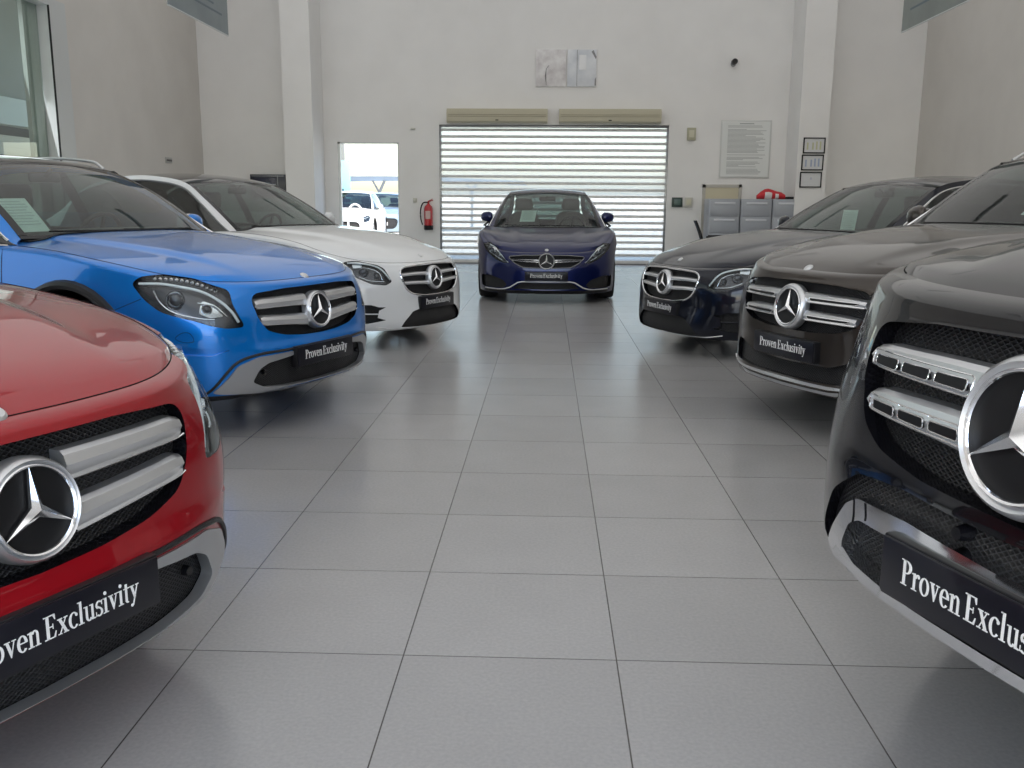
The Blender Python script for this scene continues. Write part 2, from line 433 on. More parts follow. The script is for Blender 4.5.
GS['belt'] = [(.86, 1.42, 1.13), (.925, 1.68, 1.14), (.93, 1.95, 1.15), (.93, 2.2, 1.155), (.93, 2.6, 1.16), (.93, 3.3, 1.17), (.925, 3.95, 1.18), (.91, 4.4, 1.18), (.88, 4.65, 1.18), (.82, 4.88, 1.16)]
GS['segs'] = (3, 7); GS['bow'] = (.13, .06, .035)

CC = dict(L=4.70, H=1.44, wb=2.84, fo=.88, wr=.335, tw=.25,
    plan=[(0, 0, .60), (.2, .010, .60), (.4, .045, .603), (.55, .10, .615), (.68, .18, .645), (.78, .28, .69), (.85, .42, .745), (.91, .62, .81), (.94, .86, .85), (.93, 1.25, .885), (.905, 2.3, .91), (.92, 3.4, .935), (.905, 3.95, .935), (.86, 4.4, .91), (.74, 4.6, .89), (.4, 4.68, .88), (0, 4.70, .88)],
    nose=[(.10, .10), (.13, .03), (.16, .0), (.22, .01), (.29, .02), (.38, .03), (.46, .04), (.55, .06), (.60, .08), (.65, .12), (.8, .16)],
    corner=[(.10, .06), (.16, .0), (.25, .0), (.4, .01), (.5, .03), (.6, .07), (.7, .12), (.8, .16), (1, .2)],
    side=[(.12, .96), (.25, .985), (.4, .995), (.6, 1.0), (.75, .985), (.87, .955), (1.0, .92)],
    zb=[(0, .12), (.4, .13), (1., .15), (3.5, .15), (4.7, .25)],
    zt=[(0, .61), (.12, .655), (.25, .71), (.5, .775), (.9, .845), (1.4, .905), (2, .92), (4.0, .96), (4.7, .91)],
    hood=hood_ridge(.30, .55, .25, 1.4, .018, .02), cowl=1.24, crown=2.6, round=(.06, .04))
CC['rail'] = [(.75, 1.36, .90), (.70, 1.62, 1.06), (.645, 1.90, 1.22), (.565, 2.22, 1.365), (.545, 2.55, 1.41), (.545, 2.9, 1.41), (.54, 3.2, 1.375), (.55, 3.6, 1.24), (.59, 3.9, 1.09), (.65, 4.15, .95)]
CC['belt'] = [(.79, 1.32, .885), (.855, 1.6, .895), (.86, 1.9, .90), (.86, 2.2, .905), (.86, 2.5, .91), (.86, 2.85, .915), (.86, 3.2, .92), (.85, 3.55, .93), (.82, 3.85, .935), (.74, 4.1, .92)]
CC['mir'] = (-.005, .15, .9); GLA['mir'] = (.075, .085, .85)
CC['segs'] = (3, 6); CC['bow'] = (.13, .06, .035)

# where each car stands: (x, y, yaw)
POSE = dict(red=(-.993, 1.724, 1.164), blue=(-1.277, 5.252, 1.18), white=(-.971, 8.269, 1.12), dark=(.98, 7.99, -1.162),
            brown=(1.332, 5.165, -1.167), black=(.774, 1.52, -1.25), navy=(.0, 11.58, .0))
KIND = dict(red=GLA, blue=GLA, white=EC, dark=EC, brown=GC, black=GS, navy=CC)
def camera():
    f, p, y, r = 925.633374, .194730406, -.0362238328, -.00641740145
    cy, sy = math.cos(y), math.sin(y)
    fwd = Vector((sy * math.cos(p), cy * math.cos(p), -math.sin(p))); right = Vector((cy, -sy, 0)); down = fwd.cross(right)
    c, s = math.cos(r), math.sin(r)
    R_ = c * right + s * down; D_ = -s * right + c * down
    cam = bpy.data.cameras.new('camera'); cam.sensor_width = 36; cam.lens = f / 1024 * 36; cam.clip_start = .05; cam.clip_end = 500
    o = bpy.data.objects.new('camera', cam); COL.objects.link(o)
    m = Matrix((R_, -D_, -fwd)).transposed().to_4x4(); m.translation = (0, 0, 1.26)
    o.matrix_world = m; SC.camera = o
    return o
camera()
# ------------------------------------------------------------------ lettering (a condensed serif drawn with polygons)
def _arc(cx, cy, ro, ri, a0, a1, n=14, th=None):
    """ring sector; ro, ri = (rx, ry)"""
    out = []
    for k in range(n):
        t0 = math.radians(a0 + (a1 - a0) * k / n); t1 = math.radians(a0 + (a1 - a0) * (k + 1) / n)
        out.append([(cx + ro[0] * math.cos(t0), cy + ro[1] * math.sin(t0)), (cx + ro[0] * math.cos(t1), cy + ro[1] * math.sin(t1)),
                    (cx + ri[0] * math.cos(t1), cy + ri[1] * math.sin(t1)), (cx + ri[0] * math.cos(t0), cy + ri[1] * math.sin(t0))])
    return out
def _r(x0, y0, x1, y1): return [[(x0, y0), (x1, y0), (x1, y1), (x0, y1)]]
def _q(*p): return [list(p)]
XH = .68
GLYPH = {
 'P': (.60, _r(.10, 0, .23, 1) + _r(.0, 0, .33, .04) + _r(.0, .96, .3, 1) + _arc(.27, .735, (.29, .265), (.15, .225), -90, 90) + _r(.2, .96, .28, 1) + _r(.2, .47, .28, .51)),
 'r': (.42, _r(.08, 0, .19, XH - .02) + _r(0, 0, .28, .04) + _q((0, XH - .08), (.1, XH - .08), (.19, XH), (.0, XH - .04)) + _arc(.33, XH - .2, (.16, .2), (.08, .16), 75, 175) + _arc(.36, XH - .09, (.055, .07), (0, 0), 0, 360)),
 'o': (.54, _arc(.26, XH / 2, (.25, XH / 2 + .015), (.135, XH / 2 - .035), 0, 360, 28)),
 'v': (.52, _q((.05, XH - .02), (.17, XH - .02), (.31, .16), (.24, -.01)) + _q((.40, XH - .02), (.44, XH - .02), (.27, .0), (.24, -.01)) + _r(.0, XH - .04, .24, XH) + _r(.32, XH - .04, .5, XH)),
 'e': (.48, _arc(.24, XH / 2, (.23, XH / 2 + .015), (.115, XH / 2 - .035), 5, 318, 24) + _r(.08, XH / 2 + .01, .465, XH / 2 + .055)),
 'n': (.58, _r(.08, 0, .19, XH - .02) + _r(0, 0, .26, .04) + _q((0, XH - .08), (.1, XH - .08), (.19, XH), (.0, XH - .04)) + _arc(.32, XH - .2, (.16, .21), (.06, .15), 0, 160) + _r(.38, 0, .48, XH - .2) + _r(.31, 0, .56, .04)),
 'E': (.62, _r(.10, 0, .23, 1) + _r(.0, 0, .5, .045) + _r(.0, .955, .5, 1) + _r(.2, .48, .42, .525) + _q((.50, 0), (.55, .26), (.515, .26), (.42, .04)) + _q((.42, .96), (.50, .76), (.53, .76), (.52, 1)) + _r(.39, .39, .42, .61)),
 'x': (.52, _q((.04, XH - .02), (.17, XH - .02), (.46, .02), (.33, .02)) + _q((.38, XH - .02), (.42, XH - .02), (.11, .02), (.07, .02)) + _r(.0, XH - .04, .23, XH) + _r(.30, XH - .04, .48, XH) + _r(0, 0, .18, .04) + _r(.27, 0, .5, .04)),
 'c': (.47, _arc(.25, XH / 2, (.24, XH / 2 + .015), (.125, XH / 2 - .035), 48, 318, 22) + _arc(.385, XH - .13, (.06, .07), (0, 0), 0, 360)),
 'l': (.29, _r(.08, 0, .19, 1) + _r(0, 0, .27, .04) + _r(.0, .96, .12, 1)),
 'u': (.57, _r(.08, .18, .18, XH) + _arc(.24, .2, (.16, .215), (.06, .15), 180, 335) + _r(.37, 0, .47, XH) + _r(0, XH - .04, .12, XH) + _r(.29, XH - .04, .4, XH) + _q((.4, 0), (.56, 0), (.56, .04), (.47, .07))),
 's': (.40, _arc(.19, .50, (.17, .195), (.085, .13), 40, 232, 16) + _arc(.19, .18, (.18, .195), (.09, .13), -140, 52, 16) + _q((.06, .44), (.14, .36), (.33, .25), (.28, .36), (.12, .48)) + _r(.02, .02, .05, .22) + _r(.32, .48, .35, .68)),
 'i': (.29, _r(.08, 0, .19, XH) + _r(0, 0, .27, .04) + _r(.0, XH - .04, .12, XH) + _arc(.135, .89, (.072, .085), (0, 0), 0, 360)),
 't': (.34, _r(.09, .1, .2, .86) + _r(0, XH - .045, .31, XH) + _arc(.2, .12, (.115, .135), (.0, .08), 180, 310)),
 'y': (.52, _q((.05, XH - .02), (.17, XH - .02), (.31, .14), (.24, -.01)) + _q((.40, XH - .02), (.44, XH - .02), (.18, -.24), (.12, -.22)) + _r(.0, XH - .04, .24, XH) + _r(.32, XH - .04, .5, XH) + _arc(.09, -.22, (.07, .07), (0, 0), 0, 360)),
 ' ': (.16, []),
}
def text_bm(txt, width, cap, y=0., z=0., thick=.0012, x0=None, tr=None):
    tot = sum(GLYPH[c][0] for c in txt); k = width / tot; bm = bmesh.new(); x = -width / 2 if x0 is None else x0
    for ch in txt:
        adv, polys = GLYPH[ch]
        for P in polys:
            Q = []
            for p in P:
                c = (x + p[0] * k, z + p[1] * cap)
                if not Q or math.dist(Q[-1], c) > 1e-6: Q.append(c)
            if math.dist(Q[0], Q[-1]) < 1e-6: Q.pop()
            if len(Q) < 3: continue
            a = [bm.verts.new((p[0], y - thick, p[1])) for p in Q]; b = [bm.verts.new((p[0], y, p[1])) for p in Q]
            bm.faces.new(a)
            for i in range(len(Q)): bm.faces.new((a[i], b[i], b[(i + 1) % len(Q)], a[(i + 1) % len(Q)]))
        x += adv * k
    if tr: bmesh.ops.transform(bm, matrix=tr, verts=bm.verts[:])
    return bm

# ------------------------------------------------------------------ features that follow the body surface
def frame(phi=None, top=False):
    if top: return Vector((1, 0, 0)), Vector((0, 1, 0)), Vector((0, 0, -1))
    a = math.radians(phi); return Vector((math.cos(a), math.sin(a), 0)), Vector((0, 0, 1)), Vector((-math.sin(a), math.cos(a), 0))
def project(bvh, fr, u, v, dm=0.):
    U, V, D = fr; o = U * u + V * v - D * 4
    h = bvh.ray_cast(o, D)[0]
    if h is None or (h - o).length > 4 + dm + .6: h = bvh.find_nearest(U * u + V * v + D * dm)[0]
    return h
def conform(bm, bvh, P, fr, d0, d1, step=.04, mi=0, mi_back=None):
    """solid slab with the outline P (3D points), following the surface between offsets d0 (front) and d1 (back) along the view axis"""
    U, V, D = fr; P = [Vector(p) for p in P]
    dm = sum(p.dot(D) for p in P) / len(P)
    t = bmesh.new(); vs = []
    for p in P:
        c = (p.dot(U), p.dot(V), 0)
        if not vs or (vs[-1].co - Vector(c)).length > 1e-4: vs.append(t.verts.new(c))
    if (vs[0].co - vs[-1].co).length < 1e-4: t.verts.remove(vs.pop())
    t.faces.new(vs)
    for ax in (0, 1):
        lo = min(v.co[ax] for v in t.verts); hi = max(v.co[ax] for v in t.verts)
        k = math.floor(lo / step) + 1
        while k * step < hi - 1e-4:
            co = Vector((0, 0, 0)); co[ax] = k * step; no = Vector((0, 0, 0)); no[ax] = 1
            if min(abs(v.co[ax] - k * step) for v in t.verts) > 1e-3 or True:
                bmesh.ops.bisect_plane(t, geom=t.verts[:] + t.edges[:] + t.faces[:], dist=1e-4, plane_co=co, plane_no=no)
            k += 1
    bmesh.ops.triangulate(t, faces=[f for f in t.faces if len(f.verts) > 4])
    bmesh.ops.recalc_face_normals(t, faces=t.faces[:])
    F = {}; B = {}
    for v in t.verts:
        h = project(bvh, fr, v.co.x, v.co.y, dm)
        F[v] = bm.verts.new(h + D * d0); B[v] = bm.verts.new(h + D * d1)
    for f in t.faces:
        a = bm.faces.new([F[v] for v in f.verts]); a.material_index = mi
        b = bm.faces.new([B[v] for v in reversed(f.verts)]); b.material_index = mi if mi_back is None else mi_back
    for e in t.edges:
        if len(e.link_faces) == 1:
            x, y = e.verts; c = bm.faces.new((F[x], B[x], B[y], F[y])); c.material_index = mi
    t.free()
def onsurf(bvh, P, fr, off, closed=False, n=8, smooth=True):
    U, V, D = fr
    P = [Vector(p) for p in P]; dm = sum(p.dot(D) for p in P) / len(P)
    Q = crom([(p.dot(U), p.dot(V)) for p in P], n, closed) if smooth else None
    if not smooth:
        Q = []; N = len(P)
        for i in range(N if closed else N - 1):
            a, b = P[i], P[(i + 1) % N]; m = max(1, int((b - a).length / .03))
            for k in range(m):
                p = a.lerp(b, k / m); Q.append((p.dot(U), p.dot(V)))
        if not closed: Q.append((P[-1].dot(U), P[-1].dot(V)))
    return [project(bvh, fr, q[0], q[1], dm) + D * off for q in Q]
def slat(bm, bvh, st, d0, depth, fold=.25, n=8, mi=0):
    """grille bar: stations (x, z centre, height) swept along the front surface"""
    fr = frame(0); Q = crom(st, n); rings = []
    for x, z, h in Q:
        y = project(bvh, fr, x, z).y + d0
        pr = [(depth, -.5 * h), (.004, -.5 * h), (0, -.42 * h), (0, -fold * h), (-.006, 0), (.002, .36 * h), (.014, .5 * h), (depth, .5 * h)]
        rings.append([bm.verts.new((x, y + a, z + b)) for a, b in pr])
    for a, b in zip(rings, rings[1:]):
        for k in range(8):
            f = bm.faces.new((a[k], a[(k + 1) % 8], b[(k + 1) % 8], b[k])); f.material_index = mi
    for r in (rings[0], rings[-1]): bm.faces.new(r).material_index = mi
def star_emblem(parent, R, x, y, z, tilt, surround=1.2, disc=True):
    T = Matrix.Translation((x, y, z)) @ Matrix.Rotation(math.radians(-tilt), 4, 'X')
    bm = bmesh.new()
    w = .085 * R
    lathe(bm, [(R - w, .012), (R - w, .0), (R - .8 * w, -.35 * w), (R - .4 * w, -.6 * w), (R - .1 * w, -.3 * w), (R, .004), (R, .014)], 'y', 64, closed=True)
    ap = bm.verts.new((0, -.16 * R, 0)); bk = bm.verts.new((0, .004, 0)); ring = []; rb = []
    for k in range(6):
        a = math.radians(90 + 60 * k); r = R * .955 if k % 2 == 0 else R * .15
        ring.append(bm.verts.new((math.cos(a) * r, -.012 * R if k % 2 == 0 else -.04 * R, math.sin(a) * r)))
        rb.append(bm.verts.new((math.cos(a) * r, .006, math.sin(a) * r)))
    for k in range(6):
        bm.faces.new((ap, ring[k], ring[(k + 1) % 6])); bm.faces.new((ring[k], rb[k], rb[(k + 1) % 6], ring[(k + 1) % 6])); bm.faces.new((bk, rb[(k + 1) % 6], rb[k]))
    bmesh.ops.transform(bm, matrix=T, verts=bm.verts[:])
    e = link_mesh('star_emblem', bm, M['chrome'], parent, angle=25); tag(e, 'chrome three pointed star in a ring')
    if disc:
        bm = bmesh.new(); lathe(bm, [(0.0001, .012), (R * .96, .012), (R * .98, .03), (.0001, .03)], 'y', 48, closed=True)
        bmesh.ops.transform(bm, matrix=T, verts=bm.verts[:]); link_mesh('emblem_disc', bm, M['disc'], e)
    if surround:
        bm = bmesh.new(); s = surround
        lathe(bm, [(R * .99, .03), (R * .99, .004), (R * (.99 + .45 * (s - 1)), -.004), (R * (.99 + .8 * (s - 1)), .004), (R * s, .02), (R * s, .045)], 'y', 64, closed=True)
        bmesh.ops.transform(bm, matrix=T, verts=bm.verts[:]); link_mesh('emblem_surround', bm, M['silver'], e)
    return e
def number_plate(parent, y, z, tilt=0., h=.112, x=0.):
    T = Matrix.Translation((x, y, z)) @ Matrix.Rotation(math.radians(-tilt), 4, 'X')
    bm = bmesh.new(); box(bm, -.262, .262, -.004, .004, -h / 2, h / 2, .003, 2)
    bmesh.ops.transform(bm, matrix=T, verts=bm.verts[:]); p = link_mesh('number_plate', bm, M['plate'], parent); tag(p, 'black show plate reading Proven Exclusivity in white')
    t = text_bm('Proven Exclusivity', .405, .050, -.0042, -.019, tr=T); link_mesh('plate_lettering', t, M['white'], p, smooth=False)
    bm = bmesh.new(); box(bm, -.268, .268, .003, .045, -h / 2 - .008, h / 2 + .004, .004, 2)
    bmesh.ops.transform(bm, matrix=T, verts=bm.verts[:]); link_mesh('plate_holder', bm, M['trim'], parent)
    return p
def boolean(o, cutters):
    for c in cutters:
        m = o.modifiers.new('cut', 'BOOLEAN'); m.operation = 'DIFFERENCE'; m.solver = 'EXACT'; m.object = c
    dg = bpy.context.evaluated_depsgraph_get(); me = bpy.data.meshes.new_from_object(o.evaluated_get(dg))
    o.modifiers.clear(); old = o.data; o.data = me; bpy.data.meshes.remove(old)
    for c in cutters:
        d = c.data; bpy.data.objects.remove(c); bpy.data.meshes.remove(d)

def wheel(parent, x, y, r, w, side, dark=False, spokes=5):
    """one wheel; side = +1 / -1 for the outer face direction"""
    bm = bmesh.new(); hw = w / 2; ri = r * .70
    lathe(bm, [(ri, -hw * .8), (r * .80, -hw), (r * .93, -hw * .96), (r * .985, -hw * .75), (r, -hw * .3), (r, hw * .3), (r * .985, hw * .75), (r * .93, hw * .96), (r * .80, hw), (ri, hw * .8)], 'x', 56, closed=True)
    t = link_mesh('tyre', bm, M['rubber'], parent, loc=(x, y, r))
    bm = bmesh.new()
    lathe(bm, [(ri, -hw * .8), (ri, hw * .8), (ri * .96, hw * .84), (ri * .92, hw * .7), (ri * .92, -hw * .8)], 'x', 56, closed=True)
    lathe(bm, [(.001, hw * .45), (.05, hw * .45), (.065, hw * .35), (.07, 0), (.001, 0)], 'x', 24, closed=True)
    for k in range(spokes):
        for dl in (-.13, .13):
            a = 2 * PI * k / spokes + PI / 2
            p0 = Vector((hw * .38, math.cos(a + dl * 1.5) * .05, math.sin(a + dl * 1.5) * .05)); p1 = Vector((hw * .62, math.cos(a + dl * 1.2) * ri * .95, math.sin(a + dl * 1.2) * ri * .95))
            tube(bm, [p0, p0.lerp(p1, .5) + Vector((hw * .1, 0, 0)), p1], .016, seg=6)
    lathe(bm, [(.001, -hw * .1), (ri * .62, -hw * .1), (ri * .62, -hw * .25), (.001, -hw * .25)], 'x', 32, closed=True)
    if side < 0: bmesh.ops.scale(bm, vec=(-1, 1, 1), verts=bm.verts[:])
    link_mesh('wheel_rim', bm, M['darkrim'] if dark else M['rim'], t)
    return t

def greenhouse(car, S, roof_mat, paint_mat, trim_mat, rails=None, nseg=8, visor=True):
    rail = crom(S['rail'], nseg); belt = crom(S['belt'], nseg); N = len(rail)
    i1, i2 = S['segs'][0] * nseg, S['segs'][1] * nseg
    b0, b1, crown = S['bow']; NA = 28
    def P(i, a):
        x, y, z = rail[i]
        if i <= i1: t = i / i1; bow = b0 + (b1 - b0) * t; cr = crown * .9 * t + .0
        elif i < i2: t = (i - i1) / (i2 - i1); bow = b1 * (1 - t) - .03 * t; cr = crown
        else: t = (i - i2) / (N - 1 - i2); bow = -.03 - .06 * t; cr = crown * (1 - t)
        q = 1 - a * a
        return Vector((x * a, y - bow * q, z + cr * q))
    def panel(name, ra, aa, m, thick, parent=car, sub=None):
        """grid panel over row list and a-list with thickness (inward)"""
        bm = bmesh.new(); G = [[bm.verts.new(P(i, a)) for a in aa] for i in ra]
        cen = Vector((0, P(ra[len(ra) // 2], 0).y, .6)) if i1 < ra[-1] else Vector((0, 2.6, .6))
        for j in range(len(ra) - 1):
            for k in range(len(aa) - 1): bm.faces.new((G[j][k], G[j][k + 1], G[j + 1][k + 1], G[j + 1][k]))
        bmesh.ops.recalc_face_normals(bm, faces=bm.faces[:])
        f = bm.faces[len(bm.faces) // 2] if hasattr(bm.faces, 'ensure_lookup_table') and not bm.faces.ensure_lookup_table() else None
        if f and f.normal.dot(f.calc_center_median() - cen) < 0: bmesh.ops.reverse_faces(bm, faces=bm.faces[:])
        bmesh.ops.solidify(bm, geom=bm.faces[:], thickness=thick)
        return link_mesh(name, bm, m, parent, angle=50)
    A = lambda lo, hi, n: [lo + (hi - lo) * k / n for k in range(n + 1)]
    e = .94
    ws = panel('windscreen', list(range(1, i1)), A(-e, e, NA), M['wind'], .004)
    fr = bmesh.new()
    def strip(ra, aa):
        G = [[fr.verts.new(P(i, a) + Vector((0, -.001, .001))) for a in aa] for i in ra]
        for j in range(len(ra) - 1):
            for k in range(len(aa) - 1): fr.faces.new((G[j][k], G[j][k + 1], G[j + 1][k + 1], G[j + 1][k]))
    strip([0, 1], A(-1, 1, NA)); strip([i1 - 1, i1], A(-1, 1, NA)); strip(list(range(1, i1)), A(-1, -e, 2)); strip(list(range(1, i1)), A(e, 1, 2))
    bmesh.ops.remove_doubles(fr, verts=fr.verts[:], dist=.0005); bmesh.ops.recalc_face_normals(fr, faces=fr.faces[:])
    bmesh.ops.solidify(fr, geom=fr.faces[:], thickness=.008)
    link_mesh('windscreen_surround', fr, M['gloss'], ws)
    panel('roof', list(range(i1, i2 + 1)), A(-1, 1, NA), roof_mat, .03)
    panel('rear_window', list(range(i2, N - 1)), A(-.92, .92, 16), M['sideglass'], .004)
    for s in (-1, 1):
        def Q(i, v):
            r = Vector(rail[i]); b = Vector(belt[i]); p = r.lerp(b, v); p.x += .018 * math.sin(PI * v); p.x *= s; return p
        bmP = bmesh.new(); bmG = bmesh.new(); bmB = bmesh.new(); edge = []
        def quad(bm, i, v0a, v0b, v1a, v1b):
            a, b, c, d = Q(i, v0a), Q(i, v0b), Q(i + 1, v1b), Q(i + 1, v1a)
            if (a - b).length < 1e-4 and (c - d).length < 1e-4: return
            n = 6
            for k in range(n):
                fa, fb = k / n, (k + 1) / n
                q = [Q(i, v0a + (v0b - v0a) * fa), Q(i, v0a + (v0b - v0a) * fb), Q(i + 1, v1a + (v1b - v1a) * fb), Q(i + 1, v1a + (v1b - v1a) * fa)]
                bm.faces.new([bm.verts.new(x) for x in q])
        vw = []
        for i in range(N):
            l = (Vector(rail[i]) - Vector(belt[i])).length
            w = .055 + .025 * (1 - sstep(0, i1, i)); 
            v1 = min(1, w / max(l, .01)); v2 = max(v1, 1 - .016 / max(l, .01)); vw.append((v1, v2))
        iB0, iB1 = int(4.55 * nseg), int(4.8 * nseg); iC = int((S['segs'][1] + .6) * nseg); iD = int((S['segs'][1] + 1.15) * nseg)
        for i in range(N - 1):
            (a1, a2), (b1_, b2) = vw[i], vw[i + 1]
            quad(bmP, i, 0, a1, 0, b1_)
            if i >= iD: quad(bmP, i, a1, 1, b1_, 1)
            elif iB0 <= i < iB1 or i in (iC, ): quad(bmB, i, a1, a2, b1_, b2)
            else: quad(bmG, i, a1, a2, b1_, b2)
            if i < iD: quad(bmB, i, a2, 1, b2, 1)
        for bm_, nm, mt, th in ((bmP, 'roof_pillar', paint_mat, .025), (bmG, 'side_window', M['sideglass'], .004), (bmB, 'window_seal', M['gloss'], .006)):
            bmesh.ops.remove_doubles(bm_, verts=bm_.verts[:], dist=.0004)
            bmesh.ops.recalc_face_normals(bm_, faces=bm_.faces[:])
            bm_.faces.ensure_lookup_table(); f = bm_.faces[len(bm_.faces) // 2]
            if f.normal.x * s < 0: bmesh.ops.reverse_faces(bm_, faces=bm_.faces[:])
            bmesh.ops.solidify(bm_, geom=bm_.faces[:], thickness=th)
            link_mesh(nm, bm_, mt, car, angle=50)
        ln = [Q(i, vw[i][0]) + Vector((s * .003, 0, 0)) for i in range(2, iD + 1)]
        bm = bmesh.new(); tube(bm, ln, .009, seg=6); 
        tube(bm, [Q(i, .99) + Vector((s * .006, 0, 0)) for i in range(2, iD + 1)], .008, seg=6)
        link_mesh('window_trim', bm, trim_mat, car)
        if rails:
            bm = bmesh.new(); R0 = [Vector(rail[i]) for i in range(i1 + 1, i2 + 3)]
            pts = []
            for k, p in enumerate(R0):
                t = k / (len(R0) - 1); lift = .034 * min(1, t / .07, (1 - t) / .07); pts.append(Vector((s * (p.x - .01), p.y, p.z + lift)))
            tube(bm, pts, .011, seg=8); link_mesh('roof_rail', bm, rails, car)
    return rail, belt, P

def cabin(car, S, P, seat_mat, i1):
    cw = S['cowl']; H = S['H']; bz = pchip([(p[1], p[2]) for p in S['belt']])(cw + .6)
    # dashboard
    bm = bmesh.new(); st = []
    for k in range(13):
        x = -.70 + 1.40 * k / 12; f = 1 - (x / .75) ** 2
        st.append([(x, cw + .08 - .06 * f + .08, bz - .02), (x, cw + .30, bz + .015), (x, cw + .55, bz + .005 + .03 * math.exp(-((x - .36) / .2) ** 2)), (x, cw + .66, bz - .05), (x, cw + .64, bz - .25), (x, cw + .5, bz - .42), (x, cw + .14, bz - .42)])
    vs = [[bm.verts.new(p) for p in r] for r in st]
    for a, b in zip(vs, vs[1:]):
        for k in range(7): bm.faces.new((a[k], a[(k + 1) % 7], b[(k + 1) % 7], b[k]))
    bm.faces.new(vs[0]); bm.faces.new(vs[-1])
    link_mesh('dashboard', bm, M['interior'], car, angle=40)
    # steering wheel
    bm = bmesh.new(); T = Matrix.Translation((.36, cw + .78, bz - .02)) @ Matrix.Rotation(math.radians(-65), 4, 'X')
    tube(bm, [(.185 * math.cos(2 * PI * k / 32), .185 * math.sin(2 * PI * k / 32), 0) for k in range(32)], .015, closed=True, seg=8)
    for a in (0, 180, 270):
        a = math.radians(a); tube(bm, [(.05 * math.cos(a), .05 * math.sin(a), -.01), (.18 * math.cos(a), .18 * math.sin(a), 0)], .014, seg=6)
    lathe(bm, [(.001, .015), (.055, .012), (.065, -.01), (.04, -.04), (.03, -.16), (.001, -.16)], 'z', 24, closed=True)
    bmesh.ops.transform(bm, matrix=T, verts=bm.verts[:]); link_mesh('steering_wheel', bm, M['black'], car)
    sh = H - .36
    for x in (-.36, .36):
        for y0, front in ((cw + 1.30, True), (cw + 2.22, False)):
            if not front and S is CC: y0 -= .15
            bm = bmesh.new()
            # back rest as loft
            rows = []
            for t, (z, w, d) in enumerate([(.38, .25, .06), (.5, .255, .07), (.75, .25, .06), (sh - .06, .22, .055), (sh, .17, .045), (sh + .03, .11, .025)]):
                yy = y0 + (z - .4) * .35; ring = []
                for k in range(16):
                    a = 2 * PI * k / 16; ca, sa = math.cos(a), math.sin(a)
                    ring.append(bm.verts.new((x + w * math.copysign(abs(ca) ** .6, ca), yy + d * math.copysign(abs(sa) ** .8, sa), z)))
                rows.append(ring)
            for a, b in zip(rows, rows[1:]):
                for k in range(16): bm.faces.new((a[k], a[(k + 1) % 16], b[(k + 1) % 16], b[k]))
            bm.faces.new(rows[0][::-1]); bm.faces.new(rows[-1])
            box(bm, x - .25, x + .25, y0 - .48, y0, .30, .47, .05, 3)
            se = link_mesh('front_seat' if front else 'rear_seat', bm, seat_mat, car, angle=50)
            bm = bmesh.new(); hy = y0 + (sh + .10 - .4) * .35 - .02
            box(bm, x - .13, x + .13, hy - .045, hy + .045, sh + .05, sh + .23 if front else sh + .18, .04, 3)
            for dx in (-.05, .05): tube(bm, [(x + dx, hy + .01, sh - .03), (x + dx, hy, sh + .08)], .006, seg=6)
            link_mesh('headrest', bm, seat_mat, se, angle=50)
    # inner mirror
    hp = P(i1 - 2, 0); bm = bmesh.new(); box(bm, -.12, .12, hp.y + .06, hp.y + .085, hp.z - .10, hp.z - .035, .02, 3)
    tube(bm, [(0, hp.y + .07, hp.z - .06), (0, hp.y + .01, hp.z - .015)], .012, seg=6)
    link_mesh('inner_mirror', bm, M['black'], car, angle=50)
    # wipers
    bm = bmesh.new()
    for x0, x1 in ((.52, -.10), (-.02, -.58)):
        pts = []
        for k in range(9):
            t = k / 8; a = (x0 + (x1 - x0) * t) / .74; r = P(1, a); q = P(2, a); p = r.lerp(q, .2 + 1.2 * t * 0 + .3 * t); pts.append(p + Vector((0, -.02, .012)))
        tube(bm, pts, .008, seg=6, flat=.7)
    link_mesh('wiper', bm, M['black'], car)

def door_mirror(car, S, m, s, k=1.0):
    b = crom(S['belt'], 8)[10]; ox, oz, k = S.get('mir', (.105, .10, 1.)); x, y, z = b[0] + ox, b[1] + .10, b[2] + oz
    bm = bmesh.new(); rows = []
    for t in range(9):
        f = t / 8; a = PI * (f * .94 + .03); r = math.sin(a) ** .55
        xx = -.095 * k * math.cos(a); ring = []
        for j in range(16):
            an = 2 * PI * j / 16; dy, dz = math.cos(an), math.sin(an)
            ring.append(bm.verts.new((x + xx, y - (.058 if dy > 0 else .035) * r * dy - .02 * math.cos(a), z + .078 * k * r * math.copysign(abs(dz) ** .8, dz) * (1 - .12 * (xx / .09)))))
        rows.append(ring)
    for a, b2 in zip(rows, rows[1:]):
        for j in range(16): bm.faces.new((a[j], a[(j + 1) % 16], b2[(j + 1) % 16], b2[j]))
    bm.faces.new(rows[0]); bm.faces.new(rows[-1])
    if s < 0: bmesh.ops.scale(bm, vec=(-1, 1, 1), verts=bm.verts[:])
    o = link_mesh('door_mirror', bm, m, car, angle=60)
    bm = bmesh.new(); tube(bm, [(s * (b[0] - .03), b[1] + .06, b[2] - .0), (s * (b[0] + .03), b[1] + .08, b[2] + .03), (s * (x - .05), y, z - .05)], .02, seg=8, flat=.7, rs=[.028, .022, .02])
    link_mesh('mirror_arm', bm, M['black'], o)
    bm = bmesh.new(); box(bm, s * (x + .0) - .075, s * (x + .0) + .075, y + .034, y + .040, z - .06, z + .055, .003, 1); link_mesh('mirror_glass', bm, M['reflector'], o)
    return o
def sweep_line(name, bvh, P, fr, r, off, m, parent, closed=False, smooth=True, flat=1., both=False):
    bm = bmesh.new()
    tube(bm, onsurf(bvh, P, fr[0] if isinstance(fr, list) else fr, off, closed, smooth=smooth), r, closed=closed, seg=6, flat=flat)
    return link_mesh(name, bm, m, parent)
